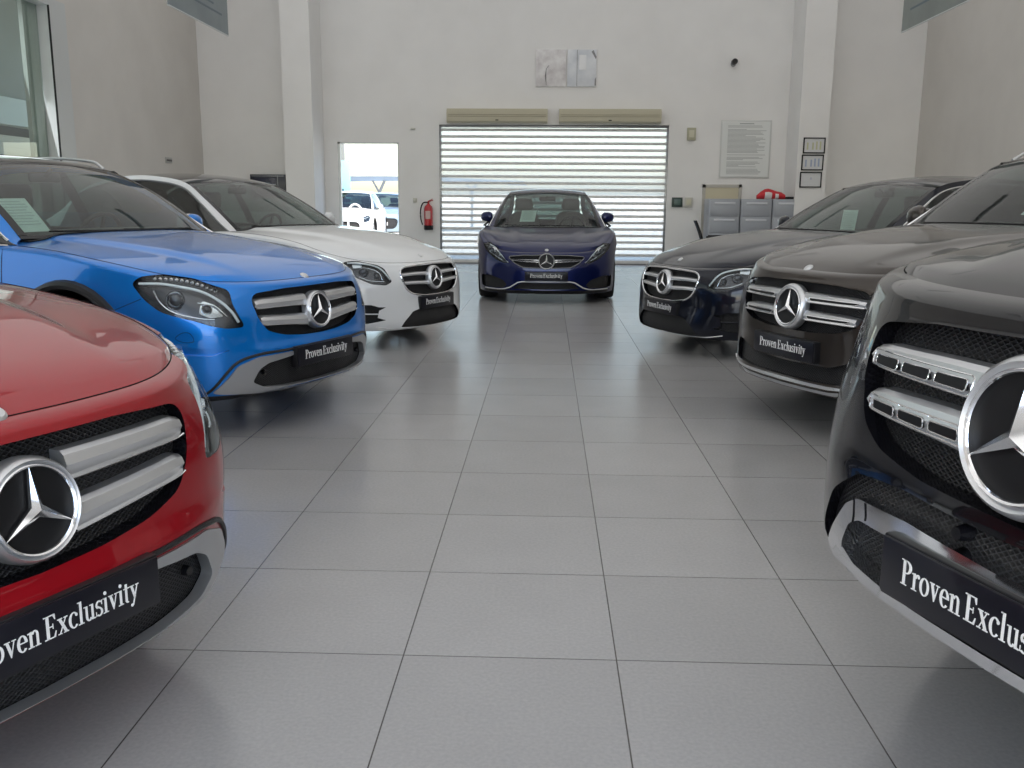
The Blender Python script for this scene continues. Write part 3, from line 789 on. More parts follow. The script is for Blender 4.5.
def lamp(car, bvh, L, phi, s):
    """headlamp: reads outline, light guide, eye and extra strokes (all given for the x<0 side); s=-1 that side, s=+1 the mirrored one"""
    fx = (lambda P: P) if s < 0 else mirx; fr = frame(phi if s < 0 else -phi)
    out = roundpoly(fx(L['out']), L.get('r', .02), 4)
    U, V, D = fr
    bm = bmesh.new(); conform(bm, bvh, out, fr, .048, .053, .05); h = link_mesh('headlamp', bm, M['lampblack'], car)
    bm = bmesh.new(); conform(bm, bvh, out, fr, .0015, .0045, .04); link_mesh('lamp_cover', bm, M['lens'], h, angle=60)
    bm = bmesh.new(); tube(bm, onsurf(bvh, fx(L['drl']), fr, .014, n=6), .008, seg=8, flat=.9, rs=None); link_mesh('light_guide', bm, M['drl'], h)
    if 'strokes' in L:
        bm = bmesh.new()
        for st in L['strokes']: tube(bm, onsurf(bvh, fx(st), fr, .022, n=5), .0045, seg=6)
        link_mesh('lamp_trim', bm, M['reflector'], h)
    if 'leds' in L:
        bm = bmesh.new()
        for q in onsurf(bvh, fx(L['leds']), fr, .020, n=4): bmesh.ops.create_icosphere(bm, subdivisions=1, radius=.011, matrix=Matrix.Translation(q))
        link_mesh('led_row', bm, M['reflector'], h)
    for ex, ey, ez, r in L['eyes']:
        c = Vector(fx([(ex, ey, ez)])[0]); c = project(bvh, fr, c.dot(U), c.dot(V), c.dot(D)) + D * .03
        R_ = Matrix.Translation(c) @ (Vector((0, -1, 0)).rotation_difference(-D)).to_matrix().to_4x4()
        bm = bmesh.new(); lathe(bm, [(r * .98, .02), (r, -.004), (r * 1.12, -.010), (r * 1.3, .0), (r * 1.3, .03)], 'y', 28, closed=True)
        bmesh.ops.transform(bm, matrix=R_, verts=bm.verts[:]); b = link_mesh('projector_ring', bm, M['reflector'], h)
        bm = bmesh.new(); lathe(bm, [(.0005, -.016), (r * .5, -.013), (r * .8, -.006), (r, .004), (r, .02), (.0005, .02)], 'y', 28, closed=True)
        bmesh.ops.transform(bm, matrix=R_, verts=bm.verts[:]); link_mesh('projector_lens', bm, M['lenseye'], b)
    if 'bowl' in L:
        for B in L['bowl']:
            bm = bmesh.new(); conform(bm, bvh, roundpoly(fx(B), .015, 3), fr, .034, .046, .03); link_mesh('reflector_bowl', bm, M['reflector'], h)
    return h
def car_base(key, label, group, pm, S, cutters, roof_mat, trim_mat, rails=None, seat='seat', hood_gap=True, cladding=False, dark_wheels=False, mirror_mat=None):
    """body with its openings, hood, glasshouse, cabin, wheels. cutters(bvh) yields (outline, frame, depth, material slot, both sides)"""
    X, Y, yaw = POSE[key]
    car = empty('car', (X, Y, 0), yaw); tag(car, label, 'car', group)
    bm = body_bmesh(S); bvh = BVHTree.FromBMesh(bm)
    slots = [pm, pm, M['black'], M['gloss'], M['interior'], M['trim']]
    body = link_mesh('body', bm, None, car, ms=slots)
    cs = []
    def add(b):
        o = link_mesh('cutter', b, None, car, ms=slots, smooth=False); cs.append(o)
    for c in cutters:
        P, fr_phi, depth, mi, both = c
        b = bmesh.new(); conform(b, bvh, P, frame(fr_phi), -.05, depth, .05, mi); add(b)
        if both: b = bmesh.new(); conform(b, bvh, mirx(P), frame(-fr_phi), -.05, depth, .05, mi); add(b)
    # wheel wells
    ax = [S['fo'], S['fo'] + S['wb']]; wr = S['wr']
    for s in (-1, 1):
        for ya in ax:
            b = bmesh.new(); lathe(b, [(.001, s * .52), (wr + .055, s * .52), (wr + .055, s * 1.2), (.001, s * 1.2)], 'x', 48, center=(0, ya, wr + .015), closed=True)
            for f in b.faces: f.material_index = 2
            add(b)
    cw = S['cowl']; b = bmesh.new(); yr = S['belt'][-1][1] - .25
    box(b, -.73, .73, cw + .12, yr, .32, 2.2, .06, 2, mi=4); add(b)
    boolean(body, cs)
    # split the hood off
    bm = bmesh.new(); bm.from_mesh(body.data); hb = bm.copy()
    bmesh.ops.delete(bm, geom=[f for f in bm.faces if f.material_index == 1], context='FACES')
    bmesh.ops.delete(hb, geom=[f for f in hb.faces if f.material_index != 1], context='FACES')
    for f in hb.faces: f.material_index = 0
    edges = [e for e in hb.edges if len(e.link_faces) == 1]
    # ordered boundary for the shut line
    nxt = {}
    for e in edges:
        for v in e.verts: nxt.setdefault(v, []).append(e)
    bm.to_mesh(body.data); bm.free(); body.data.set_sharp_from_angle(angle=math.radians(35))
    loop = []
    if edges:
        v = edges[0].verts[0]; e = edges[0]; start = v; seen = set()
        while e is not None and e not in seen:
            seen.add(e); loop.append(v.co.copy()); v = e.other_vert(v)
            e = next((k for k in nxt[v] if k not in seen), None)
    me = bpy.data.meshes.new('hood'); hb.to_mesh(me); hb.free(); me.materials.append(pm)
    hood = bpy.data.objects.new('hood', me); COL.objects.link(hood); hood.parent = car
    if hood_gap and loop:
        b = bmesh.new()
        if S.get('gap_skip'):                          # bonnet runs down to the grille: the line only shows beside the lamps
            keep = [not (p.y < .45 and abs(p.x) < .60) for p in loop]; k0 = keep.index(False); n_ = len(loop)
            order = [(k0 + i) % n_ for i in range(n_)]; run = [loop[i] for i in order if keep[i]]
            tube(b, run, .002, seg=6)
        else: tube(b, loop, .0019, closed=True, seg=6)
        link_mesh('hood_gap', b, M['gap'], hood)
    # cowl panel
    b = bmesh.new(); fr = frame(top=True)
    P_ = [(-.72, cw + .10, 0), (-.4, cw + .035, 0), (0, cw + .0, 0), (.4, cw + .035, 0), (.72, cw + .10, 0), (.72, cw + .30, 0), (0, cw + .24, 0), (-.72, cw + .30, 0)]
    conform(b, bvh, P_, fr, -.006, .03, .06); link_mesh('cowl_panel', b, M['black'], car)
    rail, belt, PP = greenhouse(car, S, roof_mat, pm if mirror_mat is None else pm, trim_mat, rails)
    cabin(car, S, PP, M[seat], S['segs'][0] * 8)
    for s in (-1, 1): door_mirror(car, S, mirror_mat or pm, s)
    for i, ya in enumerate(ax):
        for s in (-1, 1): wheel(car, s * (max(p[0] for p in S['plan']) - S['tw'] / 2 - .045), ya, wr, S['tw'], s, dark_wheels)
    if cladding:
        for s in (-1, 1):
            for ya in ax:
                b = bmesh.new(); pts = []
                for k in range(25):
                    a = PI * (-.08 + 1.16 * k / 24); r = wr + .078; yy = ya + r * math.cos(a); zz = wr + .015 + r * math.sin(a)
                    fr = frame(90 if s > 0 else -90); h = project(bvh, fr, Vector((0, yy, zz)).dot(fr[0]), zz, -.8); pts.append(h + Vector((s * .0, 0, 0)))
                tube(b, pts, .034, seg=8, flat=.8)
                link_mesh('wheel_arch_cladding', b, M['trim'], car)
    # tail lamps, door shut lines and handles
    for s in (-1, 1):
        L = S['L']; zz = S['plan'][-1][2]; fr = frame(180 - s * 35 if False else (180 + s * 35)); 
        fr = (Vector((-math.cos(math.radians(35)), -s * -math.sin(math.radians(35)), 0)), Vector((0, 0, 1)), None)
        D = Vector((-s * .6, -.8, 0)).normalized(); U = Vector((0, 0, 1)).cross(D) * -1; fr = (U, Vector((0, 0, 1)), D)
        Pt = [(s * .84, L - .4, zz - .04), (s * .5, L - .05, zz - .05), (s * .5, L - .05, zz - .17), (s * .86, L - .35, zz - .2)]
        b = bmesh.new(); conform(b, bvh, roundpoly(Pt, .03, 3), fr, -.004, .02, .06); link_mesh('tail_lamp', b, M['red'], car)
        frs = frame(90 if s > 0 else -90); yA = cw + .10; b = bmesh.new()
        bz = S['belt'][3][2]
        for y0 in (cw + .14, S['belt'][4][1] + .12, S['belt'][6][1] + .25):
            pts = [(0, y0, bz - .03), (0, y0 - .01, bz - .3), (0, y0, .42)]
            tube(b, onsurf(bvh, pts, frs, .0005, n=8), .003, seg=5)
        tube(b, onsurf(bvh, [(0, cw + .14, .40), (0, cw + 1.2, .38), (0, S['belt'][6][1] + .25, .40)], frs, .0005, n=10), .003, seg=5)
        link_mesh('door_gap', b, M['gap'], body)
        for y0 in (S['belt'][4][1] - .14, S['belt'][6][1] + .05):
            b = bmesh.new(); pts = onsurf(bvh, [(0, y0, bz - .13), (0, y0 + .1, bz - .125), (0, y0 + .2, bz - .12)], frs, -.018, n=4)
            pts = [pts[0] + Vector((-s * .02, 0, 0))] + pts + [pts[-1] + Vector((-s * .02, 0, 0))]
            tube(b, pts, .011, seg=8); link_mesh('door_handle', b, pm, car)
    return car, body, hood, bvh, slots, PP
# ------------------------------------------------------------------ the cars
def sym(P):
    """close a half outline (x<=0, top centre first going left and down) into a full one"""
    return P + [(-p[0],) + tuple(p[1:]) for p in reversed(P) if abs(p[0]) > 1e-4]
def z3(P, y=.05): return [(p[0], y, p[1]) for p in P]
def crv(P, n=6): return [tuple(p) for p in crom(P, n)]
def bar_pair(car, bvh, rows, name, m, d0, depth, sides=(-1, 1), **k):
    for st in rows:
        for s in sides:
            bm = bmesh.new(); slat(bm, bvh, [(s * abs(a[0]), a[1], a[2]) for a in st], d0, depth, **k)
            yield link_mesh(name, bm, m, car, angle=30)

def build_gla(key, label, pm):
    S = GLA
    grille = roundpoly(sym(z3([(0, .785), (-.25, .785), (-.458, .772), (-.488, .735), (-.468, .64), (-.418, .568), (-.30, .534), (-.15, .519), (0, .514)])), .035, 4)
    gin = roundpoly(sym(z3([(0, .790), (-.25, .790), (-.463, .777), (-.494, .735), (-.474, .64), (-.423, .562), (-.30, .528), (-.15, .513), (0, .508)])), .03, 3)
    low = roundpoly(sym(z3([(0, .425), (-.26, .424), (-.44, .405), (-.505, .375), (-.545, .30), (-.46, .262), (-.13, .248), (0, .247)])), .03, 4)
    L = dict(out=[(-.846, .577, .835), (-.824, .53, .871), (-.769, .445, .880), (-.684, .317, .858), (-.58, .169, .795), (-.585, .151, .727), (-.545, .104, .602), (-.64, .147, .600), (-.709, .201, .622), (-.760, .25, .648), (-.812, .337, .672), (-.842, .404, .695), (-.852, .494, .755)],
             drl=[(-.838, .532, .832), (-.795, .424, .832), (-.754, .345, .818), (-.69, .253, .790), (-.635, .179, .735), (-.600, .14, .68), (-.575, .122, .628)],
             strokes=[[(-.820, .455, .796), (-.822, .416, .742), (-.807, .358, .695), (-.732, .231, .655), (-.68, .19, .648)], [(-.72, .26, .735), (-.66, .20, .715), (-.62, .16, .66)]],
             eyes=[(-.785, .347, .748, .038), (-.70, .22, .70, .022)], bowl=[[(-.70, .25, .745), (-.655, .20, .72), (-.63, .17, .66), (-.70, .2, .655), (-.74, .24, .68)]], leds=[(-.80, .46, .856), (-.74, .37, .850), (-.68, .29, .827), (-.625, .22, .79)], r=.03)
    scoop = z3([(-.80, .515), (-.655, .497), (-.61, .47), (-.66, .44), (-.80, .475)])
    def cut():
        yield grille, 0, .055, 3, False
        yield low, 0, .045, 3, False
        yield roundpoly(L['out'], .03, 4), -50, .055, 3, True
        yield [(-.80, .31, .512), (-.69, .19, .500), (-.635, .14, .487), (-.70, .2, .462), (-.79, .3, .470)], -50, .018, 0, True
    car, body, hood, bvh, slots, PP = car_base(key, label, 'compact crossovers with two bar grilles', pm, S, list(cut()), M['roofglass'], M['chrome'], M['silver'], cladding=True)
    f0 = frame(0)
    bm = bmesh.new(); conform(bm, bvh, gin, f0, .046, .052, .06); link_mesh('radiator_grille', bm, M['mesh'], car)
    bm = bmesh.new(); conform(bm, bvh, low, f0, .036, .042, .06); link_mesh('lower_grille', bm, M['mesh'], car)
    # silver double slats with a chrome lower lip
    U_ = [(.095, .712, .060), (.2, .714, .056), (.33, .715, .053), (.445, .714, .050), (.468, .712, .040)]
    L_ = [(.095, .602, .062), (.2, .610, .056), (.33, .619, .052), (.425, .624, .050), (.448, .625, .040)]
    for st in (U_, L_):
        for o in bar_pair(car, bvh, [st], 'grille_bar', M['silver'], .004, .045): 
            pass
        for s in (-1, 1):
            b = bmesh.new(); slat(b, bvh, [(s * x, z - .47 * h, .010) for x, z, h in st], .002, .03, fold=.2); link_mesh('chrome_lip', b, M['chrome'], car)
    y = bvh.ray_cast(Vector((0, -2, .645)), Vector((0, 1, 0)))[0].y
    star_emblem(car, .094, 0, y - .012, .648, 8, 1.17)
    number_plate(car, -.012, .408, h=.108)
    # skid plate: lower lip plus two uprights wrapping the intake
    bm = bmesh.new()
    lipo = roundpoly(z3([(-.70, .262), (-.60, .400), (-.50, .436), (-.26, .442), (-.26, .420), (-.44, .399), (-.494, .371), (-.532, .303), (-.462, .268), (-.30, .256), (-.30, .225), (-.45, .232), (-.66, .250)]), .018, 3)
    for P_ in (lipo, mirx(lipo)): conform(bm, bvh, P_, f0, -.008, .03, .05)
    lip = roundpoly(sym(z3([(0, .252), (-.32, .256), (-.32, .222), (0, .216)])), .006, 2)
    conform(bm, bvh, lip, f0, -.010, .03, .05)
    link_mesh('skid_plate', bm, M['skid'], car, angle=40)
    for s in (-1, 1):
        bm = bmesh.new(); tube(bm, onsurf(bvh, z3([(s * .715, .262), (s * .61, .414), (s * .50, .449), (s * .27, .454)]), f0, -.002, smooth=True), .008, seg=6)
        link_mesh('bumper_seal', bm, M['trim'], car)
    for s in (-1, 1):
        lamp(car, bvh, L, -50, s)
        bm = bmesh.new(); c = onsurf(bvh, z3([(s * .44, .345), (s * .441, .346)]), f0, .028, smooth=False)[0]
        lathe(bm, [(.001, -.012), (.011, -.012), (.013, -.004), (.014, .015), (.001, .015)], 'y', 20, center=c, closed=True); link_mesh('parking_sensor', bm, M['gloss'], car)
    # bonnet badge, washer flap, bumper joint
    bm = bmesh.new(); lathe(bm, [(.001, -.006), (.020, -.005), (.026, 0), (.027, .006), (.001, .006)], 'z', 28, closed=True)
    h = bvh.ray_cast(Vector((0, .125, 3)), Vector((0, 0, -1)))
    R_ = Matrix.Translation(h[0] + h[1] * .003) @ Vector((0, 0, 1)).rotation_difference(h[1]).to_matrix().to_4x4() @ Matrix.Rotation(PI, 4, 'X')
    bmesh.ops.transform(bm, matrix=R_, verts=bm.verts[:]); link_mesh('bonnet_badge', bm, M['silver'], car)
    bm = bmesh.new()
    for s in (-1, 1):
        fr = frame(-50 if s < 0 else 50)
        tube(bm, onsurf(bvh, [(s * .815, .33, .56), (s * .795, .3, .588), (s * .775, .27, .585), (s * .767, .254, .545), (s * .79, .3, .54)], fr, .0008, closed=True), .0018, closed=True, seg=5)
        tube(bm, onsurf(bvh, [(s * .852, .51, .757), (s * .885, .65, .70), (s * .89, .70, .68)], fr, .0008), .0022, seg=5)
    link_mesh('bumper_gap', bm, M['gap'], body)
    return car

def e_class(key, label, pm, roof_mat, trim_mat, seat='seat', frame_m='chrome', sport=True):
    S = EC
    half = [(0, .712), (-.20, .709), (-.38, .700), (-.432, .680), (-.448, .64), (-.436, .565), (-.398, .505), (-.33, .468), (-.18, .447), (0, .443)]
    grille = roundpoly(sym(z3(half)), .03, 4)
    L = dict(out=[(-.795, .433, .748), (-.757, .39, .760), (-.703, .347, .760), (-.598, .218, .724), (-.563, .175, .694), (-.535, .116, .585), (-.60, .13, .555), (-.70, .2, .567), (-.77, .32, .625)],
             drl=[(-.775, .40, .742), (-.703, .33, .742), (-.61, .21, .706), (-.58, .17, .67), (-.553, .12, .60)],
             strokes=[[(-.76, .35, .70), (-.70, .26, .70), (-.63, .18, .66), (-.61, .16, .60)], [(-.60, .15, .585), (-.70, .22, .595), (-.75, .3, .63)]],
             eyes=[(-.72, .27, .665, .034), (-.645, .19, .635, .024)], bowl=[[(-.76, .36, .735), (-.71, .30, .735), (-.71, .29, .705), (-.76, .35, .70)]], r=.02)
    low = roundpoly(sym(z3([(0, .338), (-.24, .338), (-.35, .318), (-.44, .245), (-.475, .19), (-.3, .182), (0, .180)])), .02, 3)
    side = [(-.78, .32, .40), (-.70, .22, .395), (-.655, .17, .375), (-.60, .14, .372), (-.655, .17, .345), (-.665, .18, .285), (-.60, .14, .262), (-.66, .18, .25), (-.72, .25, .235), (-.79, .34, .25)]
    low_cut = [low, 0, .035, 3, False]
    def cut():
        yield grille, 0, .05, 3, False
        yield low_cut
        yield roundpoly(L['out'], .02, 4), -48, .055, 3, True
        yield side, -45, .045, 3, True
    car, body, hood, bvh, slots, PP = car_base(key, label, 'executive saloons', pm, S, list(cut()), roof_mat, trim_mat, None, seat=seat)
    f0 = frame(0)
    bm = bmesh.new(); conform(bm, bvh, grille, f0, .040, .046, .06); link_mesh('radiator_grille', bm, M['mesh'], car)
    bm = bmesh.new(); conform(bm, bvh, low, f0, .026, .032, .06); link_mesh('lower_grille', bm, M['mesh'], car)
    for P_, a_ in ((side, -45), (mirx(side), 45)): bm = bmesh.new(); conform(bm, bvh, P_, frame(a_), .038, .043, .05); link_mesh('bumper_intake', bm, M['mesh'], car)
    bm = bmesh.new(); tube(bm, onsurf(bvh, grille, f0, -.001, True, smooth=False), .0085, closed=True, seg=8); link_mesh('grille_frame', bm, M[frame_m], car)
    for st in ([(.085, .632, .032), (.2, .637, .030), (.33, .638, .028), (.428, .634, .024)], [(.085, .553, .034), (.2, .560, .030), (.33, .565, .028), (.415, .566, .024)]):
        for dz, hh, mm in ((0, .55, 'silver'), ):
            for s in (-1, 1):
                b = bmesh.new(); slat(b, bvh, [(s * x, z, h) for x, z, h in st], .004, .035, fold=.2); o = link_mesh('grille_bar', b, M['silver'], car, angle=30)
                b = bmesh.new(); slat(b, bvh, [(s * x, z - .45 * h, .007) for x, z, h in st], .002, .02, fold=.2); link_mesh('chrome_lip', b, M['chrome'], o)
    y = bvh.ray_cast(Vector((0, -2, .59)), Vector((0, 1, 0)))[0].y
    star_emblem(car, .088, 0, y - .010, .594, 7, 1.22)
    number_plate(car, -.004, .385, h=.105)
    bm = bmesh.new(); tube(bm, onsurf(bvh, z3([(-.66, .205), (-.55, .182), (-.46, .178), (-.25, .175), (0, .174), (.25, .175), (.46, .178), (.55, .182), (.66, .205)]), f0, .002), .0045, seg=6); link_mesh('lip_trim', bm, M[frame_m], car)
    bm = bmesh.new()
    for s in (-1, 1):
        tube(bm, onsurf(bvh, [(s * .79, .32, .325), (s * .73, .24, .318), (s * .66, .17, .315)], frame(-45 if s < 0 else 45), .012), .009, seg=6, flat=.6)
    link_mesh('intake_fin', bm, pm, car)
    for s in (-1, 1): lamp(car, bvh, L, -48, s)
    bm = bmesh.new(); lathe(bm, [(.001, -.006), (.018, -.005), (.024, 0), (.025, .006), (.001, .006)], 'z', 28, closed=True)
    h = bvh.ray_cast(Vector((0, .185, 3)), Vector((0, 0, -1)))
    R_ = Matrix.Translation(h[0] + h[1] * .003) @ Vector((0, 0, 1)).rotation_difference(h[1]).to_matrix().to_4x4() @ Matrix.Rotation(PI, 4, 'X')
    bmesh.ops.transform(bm, matrix=R_, verts=bm.verts[:]); link_mesh('bonnet_badge', bm, M['silver'], car)
    return car

def build_glc(key, label, pm):
    S = GC
    half = [(0, .842), (-.30, .838), (-.49, .822), (-.520, .79), (-.520, .70), (-.47, .625), (-.36, .592), (-.2, .578), (0, .575)]
    grille = roundpoly(sym(z3(half)), .03, 4)
    low = roundpoly(sym(z3([(0, .40), (-.33, .405), (-.46, .45), (-.56, .455), (-.60, .40), (-.56, .335), (-.3, .322), (0, .320)])), .02, 3)
    L = dict(out=[(-.86, .50, .90), (-.80, .38, .912), (-.68, .24, .880), (-.55, .139, .838), (-.515, .107, .810), (-.510, .1, .765), (-.56, .128, .755), (-.66, .18, .745), (-.76, .28, .765), (-.84, .42, .83)],
             drl=[(-.83, .45, .885), (-.72, .27, .865), (-.60, .16, .82), (-.54, .12, .795)], strokes=[[(-.80, .36, .82), (-.70, .24, .79), (-.58, .15, .775)]],
             eyes=[(-.735, .27, .815, .036), (-.645, .19, .80, .024)], r=.02)
    scoop = [(-.83, .36, .52), (-.74, .24, .50), (-.68, .18, .44), (-.70, .2, .36), (-.80, .3, .36)]
    def cut():
        yield grille, 0, .055, 3, False
        yield low, 0, .04, 3, False
        yield roundpoly(L['out'], .02, 4), -45, .055, 3, True
        yield roundpoly(scoop, .02, 3), -45, .03, 3, True
    car, body, hood, bvh, slots, PP = car_base(key, label, 'crossovers on the right side', pm, S, list(cut()), M['roofglass'], M['chrome'], M['silver'], seat='seatlight', cladding=True)
    car['group'] = 'dark crossovers on the right'
    f0 = frame(0)
    bm = bmesh.new(); conform(bm, bvh, grille, f0, .046, .052, .06); link_mesh('radiator_grille', bm, M['mesh'], car)
    bm = bmesh.new(); conform(bm, bvh, low, f0, .030, .036, .06); link_mesh('lower_grille', bm, M['mesh'], car)
    for zc, hh, x1 in ((.758, .050, .505), (.662, .050, .470)):
        for s in (-1, 1):
            st = [(.10, zc - .0, hh * 1.15), (.25, zc + .002, hh), (.40, zc, hh * .95), (x1, zc - .004, hh * .8)]
            b = bmesh.new(); slat(b, bvh, [(s * x, z, h) for x, z, h in st], .004, .045, fold=.2); o = link_mesh('grille_bar', b, M['silver'], car, angle=30)
            slot = roundpoly(z3([(s * .145, zc + .004), (s * (x1 - .03), zc + .002), (s * (x1 - .05), zc - .013), (s * .16, zc - .014)]), .008, 3)
            b = bmesh.new(); conform(b, bvh, slot, f0, -.004, .01, .05); link_mesh('grille_slot', b, M['disc'], o)
            b = bmesh.new(); tube(b, onsurf(bvh, slot, f0, -.003, True, smooth=False), .0028, closed=True, seg=6); tube(b, onsurf(bvh, z3([(s * .14, zc - .019), (s * .3, zc - .019), (s * x1, zc - .020)]), f0, -.001), .005, seg=6); link_mesh('chrome_lip', b, M['chrome'], o)
    y = bvh.ray_cast(Vector((0, -2, .7)), Vector((0, 1, 0)))[0].y
    star_emblem(car, .103, 0, y - .014, .702, 8, 1.25)
    number_plate(car, -.012, .478, h=.108)
    bm = bmesh.new()
    strip = roundpoly(sym(z3([(0, .312), (-.36, .312), (-.58, .322), (-.655, .332), (-.64, .318), (-.36, .294), (0, .292)])), .008, 3)
    conform(bm, bvh, strip, f0, -.010, .03, .05); link_mesh('chrome_lower_strip', bm, M['chrome'], car, angle=40)
    bm = bmesh.new(); conform(bm, bvh, roundpoly(sym(z3([(0, .276), (-.35, .278), (-.45, .290), (-.40, .262), (0, .258)])), .006, 2), f0, -.004, .02, .05); link_mesh('skid_plate', bm, M['skid'], car, angle=40)
    bm = bmesh.new()
    for s in (-1, 1): tube(bm, onsurf(bvh, [(s * .82, .34, .50), (s * .745, .24, .48), (s * .70, .2, .42), (s * .715, .2, .37)], frame(-45 if s < 0 else 45), .004), .006, seg=6)
    link_mesh('intake_trim', bm, M['chrome'], car)
    for s in (-1, 1): lamp(car, bvh, L, -45, s)
    bm = bmesh.new(); lathe(bm, [(.001, -.006), (.020, -.005), (.027, 0), (.028, .006), (.001, .006)], 'z', 28, closed=True)
    h = bvh.ray_cast(Vector((0, .13, 3)), Vector((0, 0, -1)))
    R_ = Matrix.Translation(h[0] + h[1] * .003) @ Vector((0, 0, 1)).rotation_difference(h[1]).to_matrix().to_4x4() @ Matrix.Rotation(PI, 4, 'X')
    bmesh.ops.transform(bm, matrix=R_, verts=bm.verts[:]); link_mesh('bonnet_badge', bm, M['silver'], car)
    return car

def build_gls(key, label, pm):
    S = GS
    half = [(0, 1.035), (-.30, 1.03), (-.48, 1.012), (-.508, .985), (-.500, .90), (-.475, .80), (-.40, .755), (-.25, .730), (0, .722)]
    grille = roundpoly(sym(z3(half)), .03, 4)
    mesh = roundpoly(sym(z3([(0, .690), (-.30, .698), (-.46, .682), (-.58, .610), (-.655, .50), (-.60, .43), (-.50, .45), (-.3, .44), (0, .43)])), .025, 3)
    L = dict(out=[(-.88, .45, 1.03), (-.80, .3, 1.04), (-.70, .22, 1.04), (-.63, .179, 1.015), (-.585, .13, .93), (-.58, .12, .82), (-.63, .14, .80), (-.72, .2, .84), (-.82, .3, .92)],
             drl=[(-.84, .38, 1.01), (-.74, .25, 1.01), (-.65, .17, .99), (-.615, .15, .93), (-.61, .14, .85)], strokes=[[(-.80, .3, .95), (-.70, .2, .90), (-.64, .15, .87)]],
             eyes=[(-.75, .25, .95, .04), (-.68, .19, .90, .028)], r=.02)
    def cut():
        yield grille, 0, .06, 3, False
        yield mesh, 0, .04, 3, False
        yield roundpoly(L['out'], .02, 4), -42, .055, 3, True
    car, body, hood, bvh, slots, PP = car_base(key, label, 'dark crossovers on the right', pm, S, list(cut()), M['roofglass'], M['chrome'], M['silver'], cladding=True)
    f0 = frame(0)
    bm = bmesh.new(); conform(bm, bvh, grille, f0, .050, .056, .06); link_mesh('radiator_grille', bm, M['mesh_big'], car)
    bm = bmesh.new(); conform(bm, bvh, mesh, f0, .030, .036, .06); link_mesh('lower_grille', bm, M['mesh_big'], car)
    for zt, zb_, xo, xi in (((.974, .915, .470, .11)), ((.884, .818, .450, .11))):
        for s in (-1, 1):
            zc = (zt + zb_) / 2; hh = zt - zb_
            st = [(xi, zc - .004, hh * 1.15), (.2, zc, hh * 1.02), (.33, zc, hh * .92), (xo, zc - .002, hh * .72), (xo + .018, zc - .004, hh * .45)]
            b = bmesh.new(); slat(b, bvh, [(s * x, z, h) for x, z, h in st], .004, .05, fold=.35); o = link_mesh('grille_bar', b, M['silver'], car, angle=30)
            rim = roundpoly(z3([(s * .138, zc + .012), (s * (xo + .004), zc + .012), (s * (xo + .002), zc - .020), (s * .140, zc - .026)]), .010, 3)
            b = bmesh.new(); tube(b, onsurf(bvh, rim, f0, -.001, True, smooth=False), .0022, closed=True, seg=6); link_mesh('chrome_lip', b, M['chrome'], o)
            w = (xo - .150) / 3
            for k in range(3):
                a = .150 + k * w; e = a + w - .018
                q = roundpoly(z3([(s * a, zc + .004), (s * e, zc + .004), (s * e, zc - .016), (s * a, zc - .018)]), .007, 3)
                b = bmesh.new(); conform(b, bvh, q, f0, -.0045, .01, .05); sl = link_mesh('grille_slot', b, M['disc'], o)
                b = bmesh.new(); tube(b, onsurf(bvh, q, f0, -.004, True, smooth=False), .0016, closed=True, seg=6); link_mesh('slot_trim', b, M['chrome'], o)
    y = bvh.ray_cast(Vector((0, -2, .88)), Vector((0, 1, 0)))[0].y
    star_emblem(car, .118, 0, y - .016, .880, 6, 1.2)
    number_plate(car, -.016, .562, h=.114)
    # chrome bumper band over the plate, ends turn down round the corner
    bm = bmesh.new()
    band = roundpoly(sym(z3([(0, .640), (-.24, .650), (-.42, .640), (-.470, .612), (-.53, .540), (-.560, .493), (-.52, .458), (-.46, .445), (-.44, .470), (-.470, .52), (-.445, .575), (-.40, .598), (-.24, .604), (0, .606)])), .014, 3)
    conform(bm, bvh, band, f0, -.012, .03, .045); link_mesh('chrome_bumper_band', bm, M['chrome'], car, angle=40)
    bm = bmesh.new(); conform(bm, bvh, roundpoly(sym(z3([(0, .492), (-.25, .492), (-.40, .500), (-.46, .518), (-.47, .478), (-.38, .466), (0, .464)])), .008, 3), f0, -.014, .03, .045)
    link_mesh('skid_plate', bm, M['chrome'], car, angle=40)
    for s in (-1, 1):
        bm = bmesh.new(); c = onsurf(bvh, z3([(s * .12, .668), (s * .121, .669)]), f0, .012, smooth=False)[0]
        lathe(bm, [(.001, -.012), (.012, -.012), (.014, -.004), (.018, .02), (.001, .02)], 'y', 20, center=c, closed=True); link_mesh('parking_sensor', bm, M['gloss'], car)
        lamp(car, bvh, L, -42, s)
    bm = bmesh.new()
    for s in (-1, 1):
        P_ = onsurf(bvh, z3([(s * .435, .640), (s * .425, .600), (s * .425, .585)]), f0, -.0125, n=6); tube(bm, P_, .0018, seg=5)
        P_ = onsurf(bvh, z3([(s * .385, .640), (s * .375, .615), (s * .375, .605)]), f0, -.0125, n=6); tube(bm, P_, .0018, seg=5)
    link_mesh('tow_cover_gap', bm, M['gap'], car)
    return car

